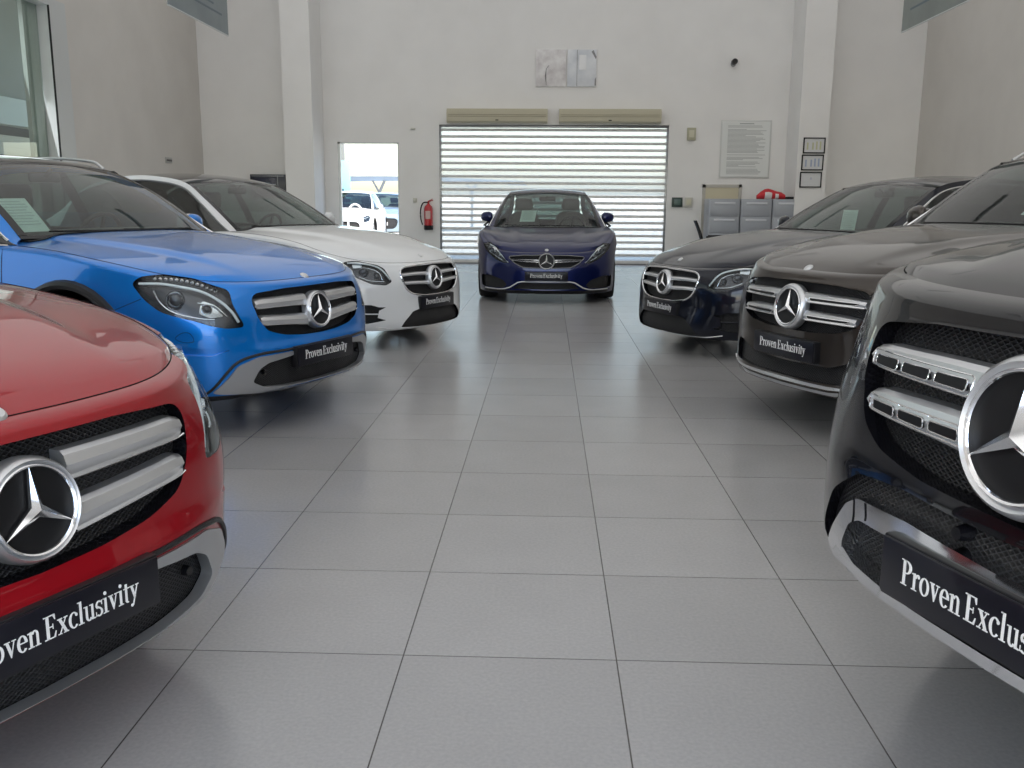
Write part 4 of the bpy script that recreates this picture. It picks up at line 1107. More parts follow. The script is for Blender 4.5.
def build_c(key, label, pm):
    S = CC
    grille = roundpoly(sym(z3([(0, .605), (-.30, .600), (-.465, .585), (-.47, .565), (-.40, .50), (-.30, .452), (0, .440)])), .02, 3)
    L = dict(out=[(-.86, .45, .735), (-.80, .35, .745), (-.70, .22, .685), (-.60, .14, .60), (-.545, .10, .535), (-.49, .08, .505), (-.57, .1, .50), (-.68, .17, .545), (-.78, .28, .62), (-.84, .38, .68)],
             drl=[(-.80, .34, .72), (-.70, .22, .665), (-.60, .13, .58), (-.52, .09, .512)], strokes=[[(-.78, .3, .64), (-.68, .18, .575), (-.60, .12, .53)]], eyes=[(-.745, .25, .645, .034), (-.66, .17, .585, .024)], r=.015)
    side = [(-.86, .36, .34), (-.72, .2, .345), (-.58, .1, .30), (-.50, .08, .235), (-.55, .09, .19), (-.70, .18, .19), (-.86, .36, .205)]
    low = roundpoly(sym(z3([(0, .262), (-.30, .262), (-.36, .235), (-.42, .185), (0, .180)])), .015, 3)
    def cut():
        yield grille, 0, .05, 3, False
        yield low, 0, .04, 3, False
        yield roundpoly(L['out'], .015, 4), -42, .05, 3, True
        yield roundpoly(side, .02, 3), -38, .04, 3, True
    car, body, hood, bvh, slots, PP = car_base(key, label, None, pm, S, list(cut()), pm, M['chrome'], None, dark_wheels=True)
    f0 = frame(0)
    bm = bmesh.new(); conform(bm, bvh, grille, f0, .040, .046, .06); link_mesh('radiator_grille', bm, M['mesh'], car)
    bm = bmesh.new(); conform(bm, bvh, low, f0, .030, .036, .06); link_mesh('lower_grille', bm, M['mesh'], car)
    for P_, a_ in ((side, -38), (mirx(side), 38)): bm = bmesh.new(); conform(bm, bvh, P_, frame(a_), .034, .039, .05); link_mesh('bumper_intake', bm, M['mesh'], car)
    for s in (-1, 1):
        for dz in (.012, -.012):
            b = bmesh.new(); slat(b, bvh, [(s * .09, .533 + dz, .018), (s * .25, .535 + dz, .017), (s * .44, .545 + dz * .6, .012)], .0, .03, fold=.2); link_mesh('grille_bar', b, M['chrome'], car, angle=30)
    bm = bmesh.new(); tube(bm, onsurf(bvh, grille, f0, -.001, True, smooth=False), .006, closed=True, seg=6); link_mesh('grille_frame', bm, M['darksilver'], car)
    y = bvh.ray_cast(Vector((0, -2, .54)), Vector((0, 1, 0)))[0].y
    star_emblem(car, .095, 0, y - .012, .528, 8, 1.1)
    number_plate(car, -.004, .348, h=.10)
    bm = bmesh.new(); tube(bm, onsurf(bvh, z3([(-.78, .178), (-.60, .172), (-.53, .178), (-.46, .20), (-.36, .262), (-.30, .274), (0, .276), (.30, .274), (.36, .262), (.46, .20), (.53, .178), (.60, .172), (.78, .178)]), f0, -.006, smooth=False), .009, seg=6)
    link_mesh('lip_trim', bm, M['silver'], car)
    bm = bmesh.new(); conform(bm, bvh, sym(z3([(0, .168), (-.5, .165), (-.78, .17), (-.78, .135), (-.4, .125), (0, .125)])), f0, -.02, .03, .06); link_mesh('front_splitter', bm, M['trim'], car)
    for s in (-1, 1): lamp(car, bvh, L, -42, s)
    bm = bmesh.new(); lathe(bm, [(.001, -.006), (.018, -.005), (.024, 0), (.025, .006), (.001, .006)], 'z', 28, closed=True)
    h = bvh.ray_cast(Vector((0, .17, 3)), Vector((0, 0, -1)))
    R_ = Matrix.Translation(h[0] + h[1] * .003) @ Vector((0, 0, 1)).rotation_difference(h[1]).to_matrix().to_4x4() @ Matrix.Rotation(PI, 4, 'X')
    bmesh.ops.transform(bm, matrix=R_, verts=bm.verts[:]); link_mesh('bonnet_badge', bm, M['silver'], car)
    return car
PAINT = dict(red=paint('paint_red', (.29, .004, .010), .2, .32), blue=paint('paint_blue', (.002, .19, .66), .45, .30), white=paint('paint_white', (.72, .73, .74), 0, .35),
             dark=paint('paint_graphite', (.007, .009, .018), .5, .28, coat=.8), brown=paint('paint_brown', (.042, .034, .029), .6, .3, coat=.85), black=paint('paint_black', (.005, .005, .007), .3, .25, coat=.75), navy=paint('paint_navy', (.004, .009, .065), .5, .28, coat=.75))
build_gla('red', 'glossy red car cut by the left edge of the photo, nearest on the left', PAINT['red'])
build_gla('blue', 'bright blue crossover car between the red car and the white car', PAINT['blue'])
e_class('white', 'white saloon car with a black roof behind the bright blue one', PAINT['white'], M['roofglass'], M['darksilver'])
e_class('dark', 'dark blue-black saloon car with chrome framed grille, farthest on the right side', PAINT['dark'], PAINT['dark'], M['chrome'])
build_glc('brown', 'dark brown crossover car in the middle of the right row', PAINT['brown'])
build_gls('black', 'large black car cut by the right edge, grille bars with slots', PAINT['black'])
build_c('navy', 'navy blue car facing the aisle in front of the roller shutter', PAINT['navy'])
# ------------------------------------------------------------------ room shell
T_ = .6; X0, Y0 = -.989, 2.406
XL, XR, YB, YF, ZC = -7.04, 7.31, 19.2, -4.5, 6.2
def nod(nt, t, **k):
    n = nt.nodes.new(t)
    for a, b in k.items(): setattr(n, a, b)
    return n
fm = mat('floor_tiles', (.24, .24, .245), .28, spec=.7)
nt = fm.node_tree; b_ = nt.nodes['Principled BSDF']
tc = nod(nt, 'ShaderNodeTexCoord'); sx = nod(nt, 'ShaderNodeSeparateXYZ'); nt.links.new(tc.outputs['Object'], sx.inputs[0])
ds = []
cells = []
for ax, off in ((0, X0), (1, Y0)):
    s_ = nod(nt, 'ShaderNodeMath', operation='SUBTRACT'); s_.inputs[1].default_value = off; nt.links.new(sx.outputs[ax], s_.inputs[0])
    p_ = nod(nt, 'ShaderNodeMath', operation='PINGPONG'); p_.inputs[1].default_value = T_ / 2; nt.links.new(s_.outputs[0], p_.inputs[0]); ds.append(p_)
    d_ = nod(nt, 'ShaderNodeMath', operation='DIVIDE'); d_.inputs[1].default_value = T_; nt.links.new(s_.outputs[0], d_.inputs[0])
    f_ = nod(nt, 'ShaderNodeMath', operation='FLOOR'); nt.links.new(d_.outputs[0], f_.inputs[0]); cells.append(f_)
mn = nod(nt, 'ShaderNodeMath', operation='MINIMUM'); nt.links.new(ds[0].outputs[0], mn.inputs[0]); nt.links.new(ds[1].outputs[0], mn.inputs[1])
gr = nod(nt, 'ShaderNodeMapRange'); gr.inputs['From Min'].default_value = .0012; gr.inputs['From Max'].default_value = .0024; nt.links.new(mn.outputs[0], gr.inputs['Value'])
cx_ = nod(nt, 'ShaderNodeCombineXYZ'); nt.links.new(cells[0].outputs[0], cx_.inputs[0]); nt.links.new(cells[1].outputs[0], cx_.inputs[1])
wn = nod(nt, 'ShaderNodeTexWhiteNoise'); nt.links.new(cx_.outputs[0], wn.inputs['Vector'])
n1 = nod(nt, 'ShaderNodeTexNoise'); n1.inputs['Scale'].default_value = 90; n1.inputs['Detail'].default_value = 3; nt.links.new(tc.outputs['Object'], n1.inputs['Vector'])
n2 = nod(nt, 'ShaderNodeTexNoise'); n2.inputs['Scale'].default_value = 3.0; n2.inputs['Detail'].default_value = 5; nt.links.new(tc.outputs['Object'], n2.inputs['Vector'])
r1 = nod(nt, 'ShaderNodeValToRGB'); r1.color_ramp.elements[0].position = .30; r1.color_ramp.elements[0].color = (.315, .313, .318, 1); r1.color_ramp.elements[1].position = .72; r1.color_ramp.elements[1].color = (.365, .36, .36, 1)
nt.links.new(n1.outputs['Fac'], r1.inputs['Fac'])
mv = nod(nt, 'ShaderNodeMapRange'); mv.inputs['To Min'].default_value = .94; mv.inputs['To Max'].default_value = 1.05; nt.links.new(wn.outputs['Value'], mv.inputs['Value'])
mv2 = nod(nt, 'ShaderNodeMapRange'); mv2.inputs['To Min'].default_value = .92; mv2.inputs['To Max'].default_value = 1.07; nt.links.new(n2.outputs['Fac'], mv2.inputs['Value'])
mm = nod(nt, 'ShaderNodeMath', operation='MULTIPLY'); nt.links.new(mv.outputs[0], mm.inputs[0]); nt.links.new(mv2.outputs[0], mm.inputs[1])
vm = nod(nt, 'ShaderNodeVectorMath', operation='SCALE'); nt.links.new(r1.outputs['Color'], vm.inputs[0]); nt.links.new(mm.outputs[0], vm.inputs['Scale'])
mx = nod(nt, 'ShaderNodeMix', data_type='RGBA'); nt.links.new(gr.outputs[0], mx.inputs['Factor']); mx.inputs['A'].default_value = (.055, .05, .048, 1); nt.links.new(vm.outputs[0], mx.inputs['B']); nt.links.new(mx.outputs['Result'], b_.inputs['Base Color'])
rr = nod(nt, 'ShaderNodeMapRange'); b_.inputs['Roughness'].default_value = .21
bp = nod(nt, 'ShaderNodeBump'); bp.inputs['Strength'].default_value = .5; bp.inputs['Distance'].default_value = .002; nt.links.new(gr.outputs[0], bp.inputs['Height']); nt.links.new(bp.outputs['Normal'], b_.inputs['Normal'])

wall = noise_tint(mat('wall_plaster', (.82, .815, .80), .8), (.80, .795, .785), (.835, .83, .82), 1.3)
wallg = noise_tint(mat('wall_plaster_shaded', (.6, .585, .57), .8), (.66, .635, .60), (.70, .675, .64), 1.3)  # shade on the side walls put into a darker plaster colour
ceilm = mat('ceiling_white', (.82, .815, .80), .85)
alu = mat('aluminium_frame', (.62, .64, .64), .4, .3)
shut = noise_tint(mat('shutter_aluminium', (.7, .7, .7), .5, 0), (.66, .66, .66), (.76, .76, .75), 6)
def struct(name, boxes, m, bev=0.):
    bm = bmesh.new()
    for b in boxes: box(bm, *b, bev)
    o = link_mesh(name, bm, m, smooth=False); o['kind'] = 'structure'; return o
struct('floor', [(XL - .3, XR + .3, YF - .3, YB + .3, -.15, 0)], fm)
W0, W1, WZ = -4.27, -3.02, 2.42; S0, S1, SZ = -2.20, 2.41, 2.77
struct('wall_back', [(XL - .3, W0, YB, YB + .3, 0, ZC), (W0, W1, YB, YB + .3, WZ, ZC), (W1, S0, YB, YB + .3, 0, ZC), (S0, S1, YB, YB + .3, SZ, ZC), (S1, XR + .3, YB, YB + .3, 0, ZC)], wall)
struct('trim_1', [(-5.10, -4.54, 18.3, YB, 0, ZC)], wall)
struct('trim_2', [(4.74, 5.30, 18.3, YB, 0, ZC)], wall)
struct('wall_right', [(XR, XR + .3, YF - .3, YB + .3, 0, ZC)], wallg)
LW0, LW1, LZ = 2.0, 13.95, 4.02
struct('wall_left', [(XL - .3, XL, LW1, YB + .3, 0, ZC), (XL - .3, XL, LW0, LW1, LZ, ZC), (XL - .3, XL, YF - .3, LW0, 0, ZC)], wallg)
struct('ceiling', [(XL - .3, XR + .3, YF - .3, YB + .3, ZC, ZC + .2)], ceilm)
struct('wall_front', [(XL - .3, XL + .6, YF - .3, YF, 0, ZC), (XR - .6, XR + .3, YF - .3, YF, 0, ZC), (XL + .6, XR - .6, YF - .3, YF, 4.6, ZC)], wall)
clear = glass_mat('window_glass', (.93, .96, .95), .0, 1.45)
clearg = glass_mat('window_glass_green', (.78, .84, .80), .0, 1.5, .04)
# the glazed front behind the viewer
wf = struct('window_1', [(XL + .6 + 0, XL + .7, YF - .2, YF - .1, 0, 4.6), (XR - .7, XR - .6, YF - .2, YF - .1, 0, 4.6), (XL + .6, XR - .6, YF - .2, YF - .1, 0, .12), (XL + .6, XR - .6, YF - .2, YF - .1, 4.5, 4.6), (XL + .6, XR - .6, YF - .2, YF - .1, 2.9, 3.0)] + [(XL + .6 + k * 2.19 - .04, XL + .6 + k * 2.19 + .04, YF - .2, YF - .1, .12, 4.5) for k in range(1, 6)], alu)
# left glazing
wl = struct('window_2', [(XL - .22, XL + .02, 13.50, 13.95, 0, LZ), (XL - .22, XL - .16, 13.12, 13.47, 0, LZ), (XL - .22, XL + .018, LW0, 13.94, LZ - .10, LZ - .003), (XL - .2, XL - .1, LW0, LW0 + .1, 0, LZ)] + [(XL - .19, XL - .12, y, y + .06, 0, LZ) for y in (4.6, 7.2, 9.8)], alu)
bm = bmesh.new(); box(bm, XL - .0, XL + .024, 13.485, 13.50, 0, LZ - .1); o = link_mesh('window_gasket', bm, M['black'], wl)
bm = bmesh.new(); box(bm, XL - .16, XL - .15, LW0 + .1, 13.48, 0, LZ - .1); o = link_mesh('window_pane', bm, clearg, wl)
# neighbouring passage seen through the left glazing
pw = noise_tint(mat('passage_wall', (.30, .31, .29), .8), (.27, .28, .26), (.31, .32, .30), 1.)
struct('wall_outer', [(-12.3, -12.1, -6, 34, 3.46, 6.6), (-12.3, XL - .3, 34, 34.2, 2.0, 6.6), (-12.3, XL - .3, -6, 34, 6.4, 6.6)], pw)  # last box: unseen roof added to keep the sun out of the passage
struct('wall_passage', [(-12.9, -12.6, -6, 34, 0, 3.0), (-12.9, -12.1, -6, 34, -.2, 0)], mat('passage_dark', (.09, .09, .085), .8))
struct('trim_3', [(-12.35, -12.0, -6, 34, 2.87, 3.46)], mat('passage_band', (.62, .65, .63), .7))
bm = bmesh.new(); box(bm, -12.4, -11.9, 8, 26, 2.20, 2.62, .02); box(bm, -11.91, -11.89, 8, 26, 2.36, 2.38); o = link_mesh('awning_box', bm, mat('awning_beige', (.6, .54, .44), .6)); tag(o, 'beige awning box seen through the left glazing', 'awning')
# back door opening
struct('door_1', [(W0, W0 + .05, YB + .02, YB + .10, 0, WZ), (W1 - .03, W1, YB + .02, YB + .10, 0, WZ), (W0, W1, YB + .02, YB + .10, WZ - .03, WZ)], alu)
struct('trim_4', [(S0 - .02, S1 + .02, YB - .03, YB + .33, .0, .015)], mat('threshold_steel', (.2, .2, .2), .5, .5))

# ------------------------------------------------------------------ roller shutter
sh = empty('roller_shutter', ((S0 + S1) / 2, YB + .10, 0)); tag(sh, 'closed roller shutter of grey bars and see-through bands behind the navy car', 'roller shutter')
poly = bpy.data.materials.new('clear_polycarbonate'); poly.use_nodes = True; pn = poly.node_tree
pn.nodes.remove(pn.nodes['Principled BSDF']); po = pn.nodes['Material Output']
pt = pn.nodes.new('ShaderNodeBsdfTransparent'); pt.inputs[0].default_value = (.86, .87, .86, 1); pl = pn.nodes.new('ShaderNodeBsdfTranslucent'); pl.inputs[0].default_value = (.8, .8, .78, 1)
pm_ = pn.nodes.new('ShaderNodeMixShader'); pm_.inputs[0].default_value = .35; pn.links.new(pt.outputs[0], pm_.inputs[1]); pn.links.new(pl.outputs[0], pm_.inputs[2]); pn.links.new(pm_.outputs[0], po.inputs[0])
hw = (S1 - S0) / 2; NSL = 21; pitch = (SZ - .02) / NSL
for k in range(NSL):
    z = .03 + k * pitch
    bm = bmesh.new(); Q_ = [(-.012, 0), (.012, 0), (.016, .012), (.010, .046), (-.002, .052), (-.016, .042), (-.020, .018)]
    A_ = [bm.verts.new((-hw, y, z + h)) for y, h in Q_]; B_ = [bm.verts.new((hw, y, z + h)) for y, h in Q_]
    bm.faces.new(A_); bm.faces.new(B_[::-1])
    for i in range(7): bm.faces.new((A_[i], A_[(i + 1) % 7], B_[(i + 1) % 7], B_[i]))
    link_mesh('slat', bm, shut, sh)
    if k < NSL:
        bm = bmesh.new(); box(bm, -hw, hw, -.003, .003, z + .045, z + pitch + .004); link_mesh('clear_panel', bm, poly, sh, smooth=False)
bm = bmesh.new(); box(bm, -hw, hw, -.025, .025, 0, .05, .006); link_mesh('bottom_bar', bm, shut, sh)
for s in (-1, 1):
    bm = bmesh.new(); box(bm, s * hw - .035, s * hw + .035, -.045, .04, 0, SZ, .004); link_mesh('guide_rail', bm, M['darksilver'], sh)
bm = bmesh.new(); box(bm, -hw, hw, -.05, .06, SZ - .05, SZ - .0, .01); link_mesh('head_box', bm, M['darksilver'], sh)

# ------------------------------------------------------------------ fittings on the back wall
beige = mat('beige_enamel', (.47, .44, .33), .5)
for (xa, xb), lab in (((-2.02, -.02), 'long beige air curtain unit above the shutter, left of the two'), ((.21, 2.22), 'long beige air curtain unit above the shutter, right of the two')):
    e = empty('air_curtain', ((xa + xb) / 2, YB, 2.79)); tag(e, lab, 'air curtain', 'air curtains above the shutter'); w = (xb - xa) / 2
    bm = bmesh.new(); Q_ = [(0, 0), (-.20, .0), (-.235, .03), (-.235, .20), (-.20, .27), (0, .28)]
    A_ = [bm.verts.new((-w, y, h)) for y, h in Q_]; B_ = [bm.verts.new((w, y, h)) for y, h in Q_]; bm.faces.new(A_); bm.faces.new(B_[::-1])
    for i in range(6): bm.faces.new((A_[i], A_[(i + 1) % 6], B_[(i + 1) % 6], B_[i]))
    link_mesh('housing', bm, beige, e, angle=30)
    bm = bmesh.new(); box(bm, -w + .03, w - .03, -.240, -.234, .115, .122); box(bm, -w + .03, w - .03, -.240, -.234, .15, .157); link_mesh('front_groove', bm, mat('beige_dark', (.25, .23, .17), .5), e)
    bm = bmesh.new(); box(bm, -.03, .03, -.241, -.235, .04, .06, .002); link_mesh('control_knob', bm, M['black'], e)
# two prints high on the wall
pp = noise_tint(mat('pale_print', (.78, .76, .76), .6), (.60, .57, .58), (.84, .83, .83), 5.)
pp2 = noise_tint(mat('pale_print_cool', (.72, .75, .8), .6), (.60, .63, .68), (.82, .84, .87), 2.5)
e = empty('wall_print', (.045, YB, 3.50)); tag(e, 'pale square print above the shutter, the left one with a faint warm marbled picture', 'print', 'pale prints above the shutter')
bm = bmesh.new(); box(bm, -.31, .285, -.035, 0, 0, .70, .004); link_mesh('panel', bm, pp, e)
bm = bmesh.new(); tube(bm, [(-.10, -.037, .02), (-.115, -.037, .2), (-.10, -.037, .34), (-.05, -.037, .40)], .012, seg=6, flat=.4); link_mesh('dark_stroke', bm, mat('print_grey', (.25, .25, .26), .6), e)
e = empty('wall_print', (.63, YB, 3.50)); tag(e, 'pale square print above the shutter, the right one with bluish panel and line', 'print', 'pale prints above the shutter')
bm = bmesh.new(); box(bm, -.27, .30, -.035, 0, 0, .70, .004); link_mesh('panel', bm, pp2, e)
bm = bmesh.new(); box(bm, -.085, -.075, -.038, -.034, .01, .69); link_mesh('vertical_line', bm, mat('print_grey', (.25, .25, .26), .6), e)
bm = bmesh.new(); box(bm, -.04, .10, -.038, -.034, .32, .60, .002); link_mesh('picture_patch', bm, mat('print_white', (.85, .86, .88), .5), e)
bm = bmesh.new()
for P_ in ([(.20, .66), (.285, .52), (.30, .56), (.24, .69)], [(.27, .02), (.30, .02), (.30, .18), (.275, .14)]):
    a = [bm.verts.new((x, -.037, z)) for x, z in P_]; c = [bm.verts.new((x, -.034, z)) for x, z in P_]; bm.faces.new(a); bm.faces.new(c[::-1])
    for i in range(4): bm.faces.new((a[i], c[i], c[(i + 1) % 4], a[(i + 1) % 4]))
link_mesh('corner_mark', bm, mat('print_grey', (.25, .25, .26), .6), e)
# camera
e = empty('security_camera', (3.61, YB + .004, 3.93)); tag(e, 'small dark security camera high on the back wall', 'camera')
bm = bmesh.new(); lathe(bm, [(.001, 0), (.05, 0), (.05, -.03), (.001, -.03)], 'y', 20, closed=True); tube(bm, [(0, -.02, 0), (0, -.10, .02)], .018, seg=8); link_mesh('bracket', bm, mat('grey_plastic', (.35, .35, .36), .5), e)
bm = bmesh.new(); lathe(bm, [(.001, -.06), (.05, -.06), (.055, -.08), (.055, -.2), (.045, -.22), (.001, -.215)], 'y', 20, center=(0, 0, .03), closed=True); link_mesh('camera_body', bm, M['trim'], e)
# small wall boxes
def wallbox(name, x, z, w, h, m, lab, cat, extra=None, Y=YB, d=.06):
    e = empty(name, (x, Y + .004, z)); tag(e, lab, cat)
    bm = bmesh.new(); box(bm, -w / 2, w / 2, -d, 0, -h / 2, h / 2, .006); link_mesh('case', bm, m, e)
    bm = bmesh.new(); box(bm, -w * .3, w * .3, -d - .006, -d + .002, -h * .28, h * .3, .003); link_mesh('cover', bm, extra or m, e)
    return e
wallbox('thermostat_box', 2.85, 2.60, .17, .24, mat('khaki_plastic', (.42, .41, .30), .5), 'khaki control box on the wall right of the shutter top', 'control box', mat('khaki_light', (.6, .58, .45), .5))
wallbox('door_keypad', 2.62, 1.265, .21, .19, mat('dark_green_plastic', (.03, .055, .05), .4), 'dark keypad panel on the wall right of the shutter', 'keypad', mat('keypad_face', (.10, .16, .15), .3))
wallbox('light_switch', 2.85, 1.265, .15, .19, mat('switch_cream', (.55, .54, .48), .5), 'cream switch beside the dark keypad', 'switch', mat('khaki_light', (.6, .58, .45), .5))
wallbox('call_point', -2.70, 1.27, .07, .09, mat('switch_cream', (.55, .54, .48), .5), 'tiny cream switch on the wall left of the fire extinguisher', 'switch')
wallbox('socket_plate', -2.72, 2.68, .09, .03, mat('switch_cream', (.55, .54, .48), .5), 'thin cream plate on the wall above the doorway height', 'plate')
# fire extinguisher
red = mat('extinguisher_red', (.48, .015, .02), .3, coat=.4)
e = empty('fire_extinguisher', (-2.42, YB - .088, .70)); tag(e, 'red fire extinguisher hung on the wall left of the shutter', 'fire extinguisher')
bm = bmesh.new(); lathe(bm, [(.001, .06), (.085, .06), (.088, .10), (.088, .40), (.075, .45), (.04, .48), (.025, .50), (.001, .50)], 'z', 28, closed=True); link_mesh('cylinder', bm, red, e)
bm = bmesh.new(); lathe(bm, [(.001, -.02), (.088, -.02), (.095, .0), (.095, .07), (.001, .07)], 'z', 28, closed=True); link_mesh('base_ring', bm, M['black'], e)
bm = bmesh.new(); lathe(bm, [(.001, .49), (.022, .49), (.022, .545), (.001, .545)], 'z', 16, closed=True); tube(bm, [(-.01, 0, .54), (.10, -.02, .575)], .010, seg=6); tube(bm, [(-.01, 0, .55), (.09, -.02, .60)], .008, seg=6); link_mesh('valve_handle', bm, mat('red_plastic', (.4, .03, .03), .4), e)
bm = bmesh.new(); tube(bm, crom([(0, -.01, .53), (-.10, -.01, .52), (-.155, -.01, .40), (-.155, -.01, .2), (-.12, -.02, .08)], 6), .013, seg=8, closed=False); link_mesh('hose', bm, M['black'], e)
bm = bmesh.new(); box(bm, -.05, .05, -.0905, -.080, .20, .36, .003); link_mesh('label_patch', bm, mat('ext_label', (.62, .45, .42), .6), e)
# notice board
e = empty('notice_poster', (3.93, YB, 1.75)); tag(e, 'white framed notice with rows of small text on the back wall', 'notice')
bm = bmesh.new(); box(bm, -.50, .50, -.02, 0, 0, 1.12, .004); link_mesh('frame', bm, mat('notice_frame', (.62, .63, .62), .4), e)
bm = bmesh.new(); box(bm, -.47, .47, -.024, -.018, .03, 1.09); pa = link_mesh('sheet', bm, mat('notice_sheet', (.74, .76, .75), .5), e)
bm = bmesh.new(); rnd = random.Random(3); z = 1.055
box(bm, -.13, .15, -.026, -.023, z - .012, z + .006); z -= .045
while z > .06:
    w = rnd.uniform(.55, .76) if rnd.random() > .15 else rnd.uniform(.2, .4)
    box(bm, -.36, -.36 + w, -.0255, -.023, z - .0045, z + .0045); z -= .0235 if rnd.random() > .12 else .045
link_mesh('text_lines', bm, mat('notice_text', (.36, .38, .38), .6), pa, smooth=False)
# certificates on the right pilaster
for z, lab, c in ((2.19, 'black framed certificate with yellowish print, topmost of three', (.55, .55, .35)), (1.875, 'black framed certificate with blue columns, middle of three', (.35, .42, .58)), (1.555, 'black framed certificate nearly blank, lowest of three', (.5, .52, .62))):
    e = empty('picture_frame', (5.04 - (2.19 - z) * .04, 18.3, z)); tag(e, lab, 'picture', 'certificates on the pillar')
    bm = bmesh.new()
    for b in ((-.205, .205, .270, .292), (-.205, .205, -.0, .022), (-.205, -.185, .0, .292), (.185, .205, .0, .292)): box(bm, b[0], b[1], -.025, 0, b[2], b[3])
    link_mesh('frame', bm, M['black'], e, smooth=False)
    bm = bmesh.new(); box(bm, -.19, .19, -.012, -.002, .015, .28); sh_ = link_mesh('print', bm, mat('cert_paper', (.66, .67, .68), .4), e)
    bm = bmesh.new()
    if z > 1.6:
        for x in (-.12, -.02, .05, .12): box(bm, x - .018, x + .012, -.0135, -.011, .07, .20 + .02 * (x > 0))
    else: box(bm, -.01, .02, -.0135, -.011, .15, .19)
    link_mesh('print_marks', bm, mat('cert_ink_%d' % int(z * 100), c, .5), sh_, smooth=False)
# dark notice by the left pilaster
e = empty('key_cabinet', (-5.70, YB + .004, 1.30)); tag(e, 'dark blue glazed cabinet on the wall left of the left pillar', 'cabinet')
bm = bmesh.new(); box(bm, -.36, .36, -.10, 0, 0, .47, .006); link_mesh('case', bm, mat('navy_case', (.015, .018, .035), .3), e)
bm = bmesh.new(); box(bm, .20, .21, -.106, -.099, .02, .45); box(bm, -.33, .33, -.106, -.099, .43, .445); link_mesh('door_edge', bm, M['darksilver'], e)
bm = bmesh.new(); box(bm, -.30, .16, -.104, -.099, .05, .40, .002); link_mesh('door_pane', bm, mat('navy_glass', (.03, .035, .06), .08, coat=.5), e)
# recessed beige door behind the cabinets
struct('door_2', [(3.12, 3.18, YB - .03, YB, 0, 1.62), (3.84, 3.90, YB - .03, YB, 0, 1.62), (3.12, 3.90, YB - .03, YB, 1.56, 1.62)], mat('door_frame_grey', (.5, .48, .44), .5))
bm = bmesh.new(); box(bm, 3.18, 3.84, YB - .015, YB - .001, 0, 1.56); o = link_mesh('door_2', bm, mat('door_leaf_cream', (.62, .57, .42), .5)); o['kind'] = 'structure'
# filing cabinets
steel = mat('cabinet_steel', (.36, .38, .42), .4, .1)
def cabinet(x, lab):
    e = empty('filing_cabinet', (x, 18.62, 0)); tag(e, lab, 'filing cabinet', 'filing cabinets by the back wall')
    bm = bmesh.new(); box(bm, -.295, .295, -.28, .30, 0, 1.335, .005); link_mesh('body', bm, steel, e)
    for k in range(4):
        z = .05 + k * .32
        bm = bmesh.new(); box(bm, -.275, .275, -.305, -.281, z, z + .30, .006); d = link_mesh('drawer', bm, steel, e)
        bm = bmesh.new(); box(bm, -.20, .20, -.318, -.303, z + .225, z + .262, .005); link_mesh('handle', bm, mat('handle_pale', (.62, .64, .68), .35), d)
    return e
cabinet(3.42, 'grey steel filing cabinet by the back wall, left of the three'); cabinet(4.03, 'grey steel filing cabinet by the back wall, middle of the three'); cabinet(4.64, 'grey steel filing cabinet by the back wall, under the red bag')
# red and white bag on the cabinet, black tray
bm = bmesh.new(); rows = []
for t in range(9):
    f = t / 8; x = -.27 + .54 * f; r = .095 * math.sin(PI * (.08 + .84 * f)) ** .6 * (1 + .15 * math.sin(7 * f)); ring = []
    for k in range(14):
        a = 2 * PI * k / 14; ring.append(bm.verts.new((x, .11 * math.cos(a) * (r / .095), max(0, r * .95 + r * math.sin(a) * (1 + .12 * math.sin(3 * a + 5 * f))))))
    rows.append(ring)
for a, c in zip(rows, rows[1:]):
    for k in range(14):
        f = bm.faces.new((a[k], a[(k + 1) % 14], c[(k + 1) % 14], c[k])); f.material_index = 1 if (rows.index(a) in (2, 3, 5) and k in (6, 7, 8, 9, 3, 11)) else 0
bm.faces.new(rows[0]); bm.faces.new(rows[-1])
o = link_mesh('bag', bm, None, loc=(4.33, 18.5, 1.336), ms=[mat('bag_red', (.55, .02, .03), .5), mat('bag_white', (.75, .72, .72), .5)]); tag(o, 'crumpled red and white bag lying on the filing cabinets', 'bag')
bm = bmesh.new(); box(bm, -.17, .17, -.16, .16, 0, .014, .004); box(bm, -.17, .17, .145, .16, .014, .045, .003); box(bm, -.17, .17, -.16, -.145, .014, .045, .003); box(bm, .155, .17, -.145, .145, .014, .045, .003); box(bm, -.17, -.155, -.145, .145, .014, .045, .003)
o = link_mesh('paper_tray', bm, M['black'], loc=(4.79, 18.52, 1.336), smooth=False); tag(o, 'flat black tray on the right end of the filing cabinets', 'tray')
# chair behind the dark saloon
e = empty('office_chair', (2.86, 15.9, 0), 1.35); tag(e, 'black office chair whose back shows behind the dark saloon', 'chair')
bm = bmesh.new(); box(bm, -.24, .24, -.24, .24, .44, .51, .03, 3); link_mesh('seat', bm, M['black'], e, angle=50)
bm = bmesh.new(); rows = []
for t in range(9):
    f = t / 8; rows.append([(x, .25 + .10 * f + .05 * (x / .22) ** 2 * -1 + (.05 * f * f), .54 + .42 * f) for x in (-.21, -.11, 0, .11, .21)])
G = [[bm.verts.new(p) for p in r] for r in rows]
for a, c in zip(G, G[1:]):
    for k in range(4): bm.faces.new((a[k], a[k + 1], c[k + 1], c[k]))
bmesh.ops.solidify(bm, geom=bm.faces[:], thickness=.035); link_mesh('backrest', bm, M['black'], e, angle=50)
bm = bmesh.new(); tube(bm, [(0, 0, .07), (0, 0, .45)], .025, seg=10); tube(bm, [(0, .1, .46), (0, .27, .48), (0, .29, .62)], .02, seg=8); link_mesh('column', bm, M['darksilver'], e)
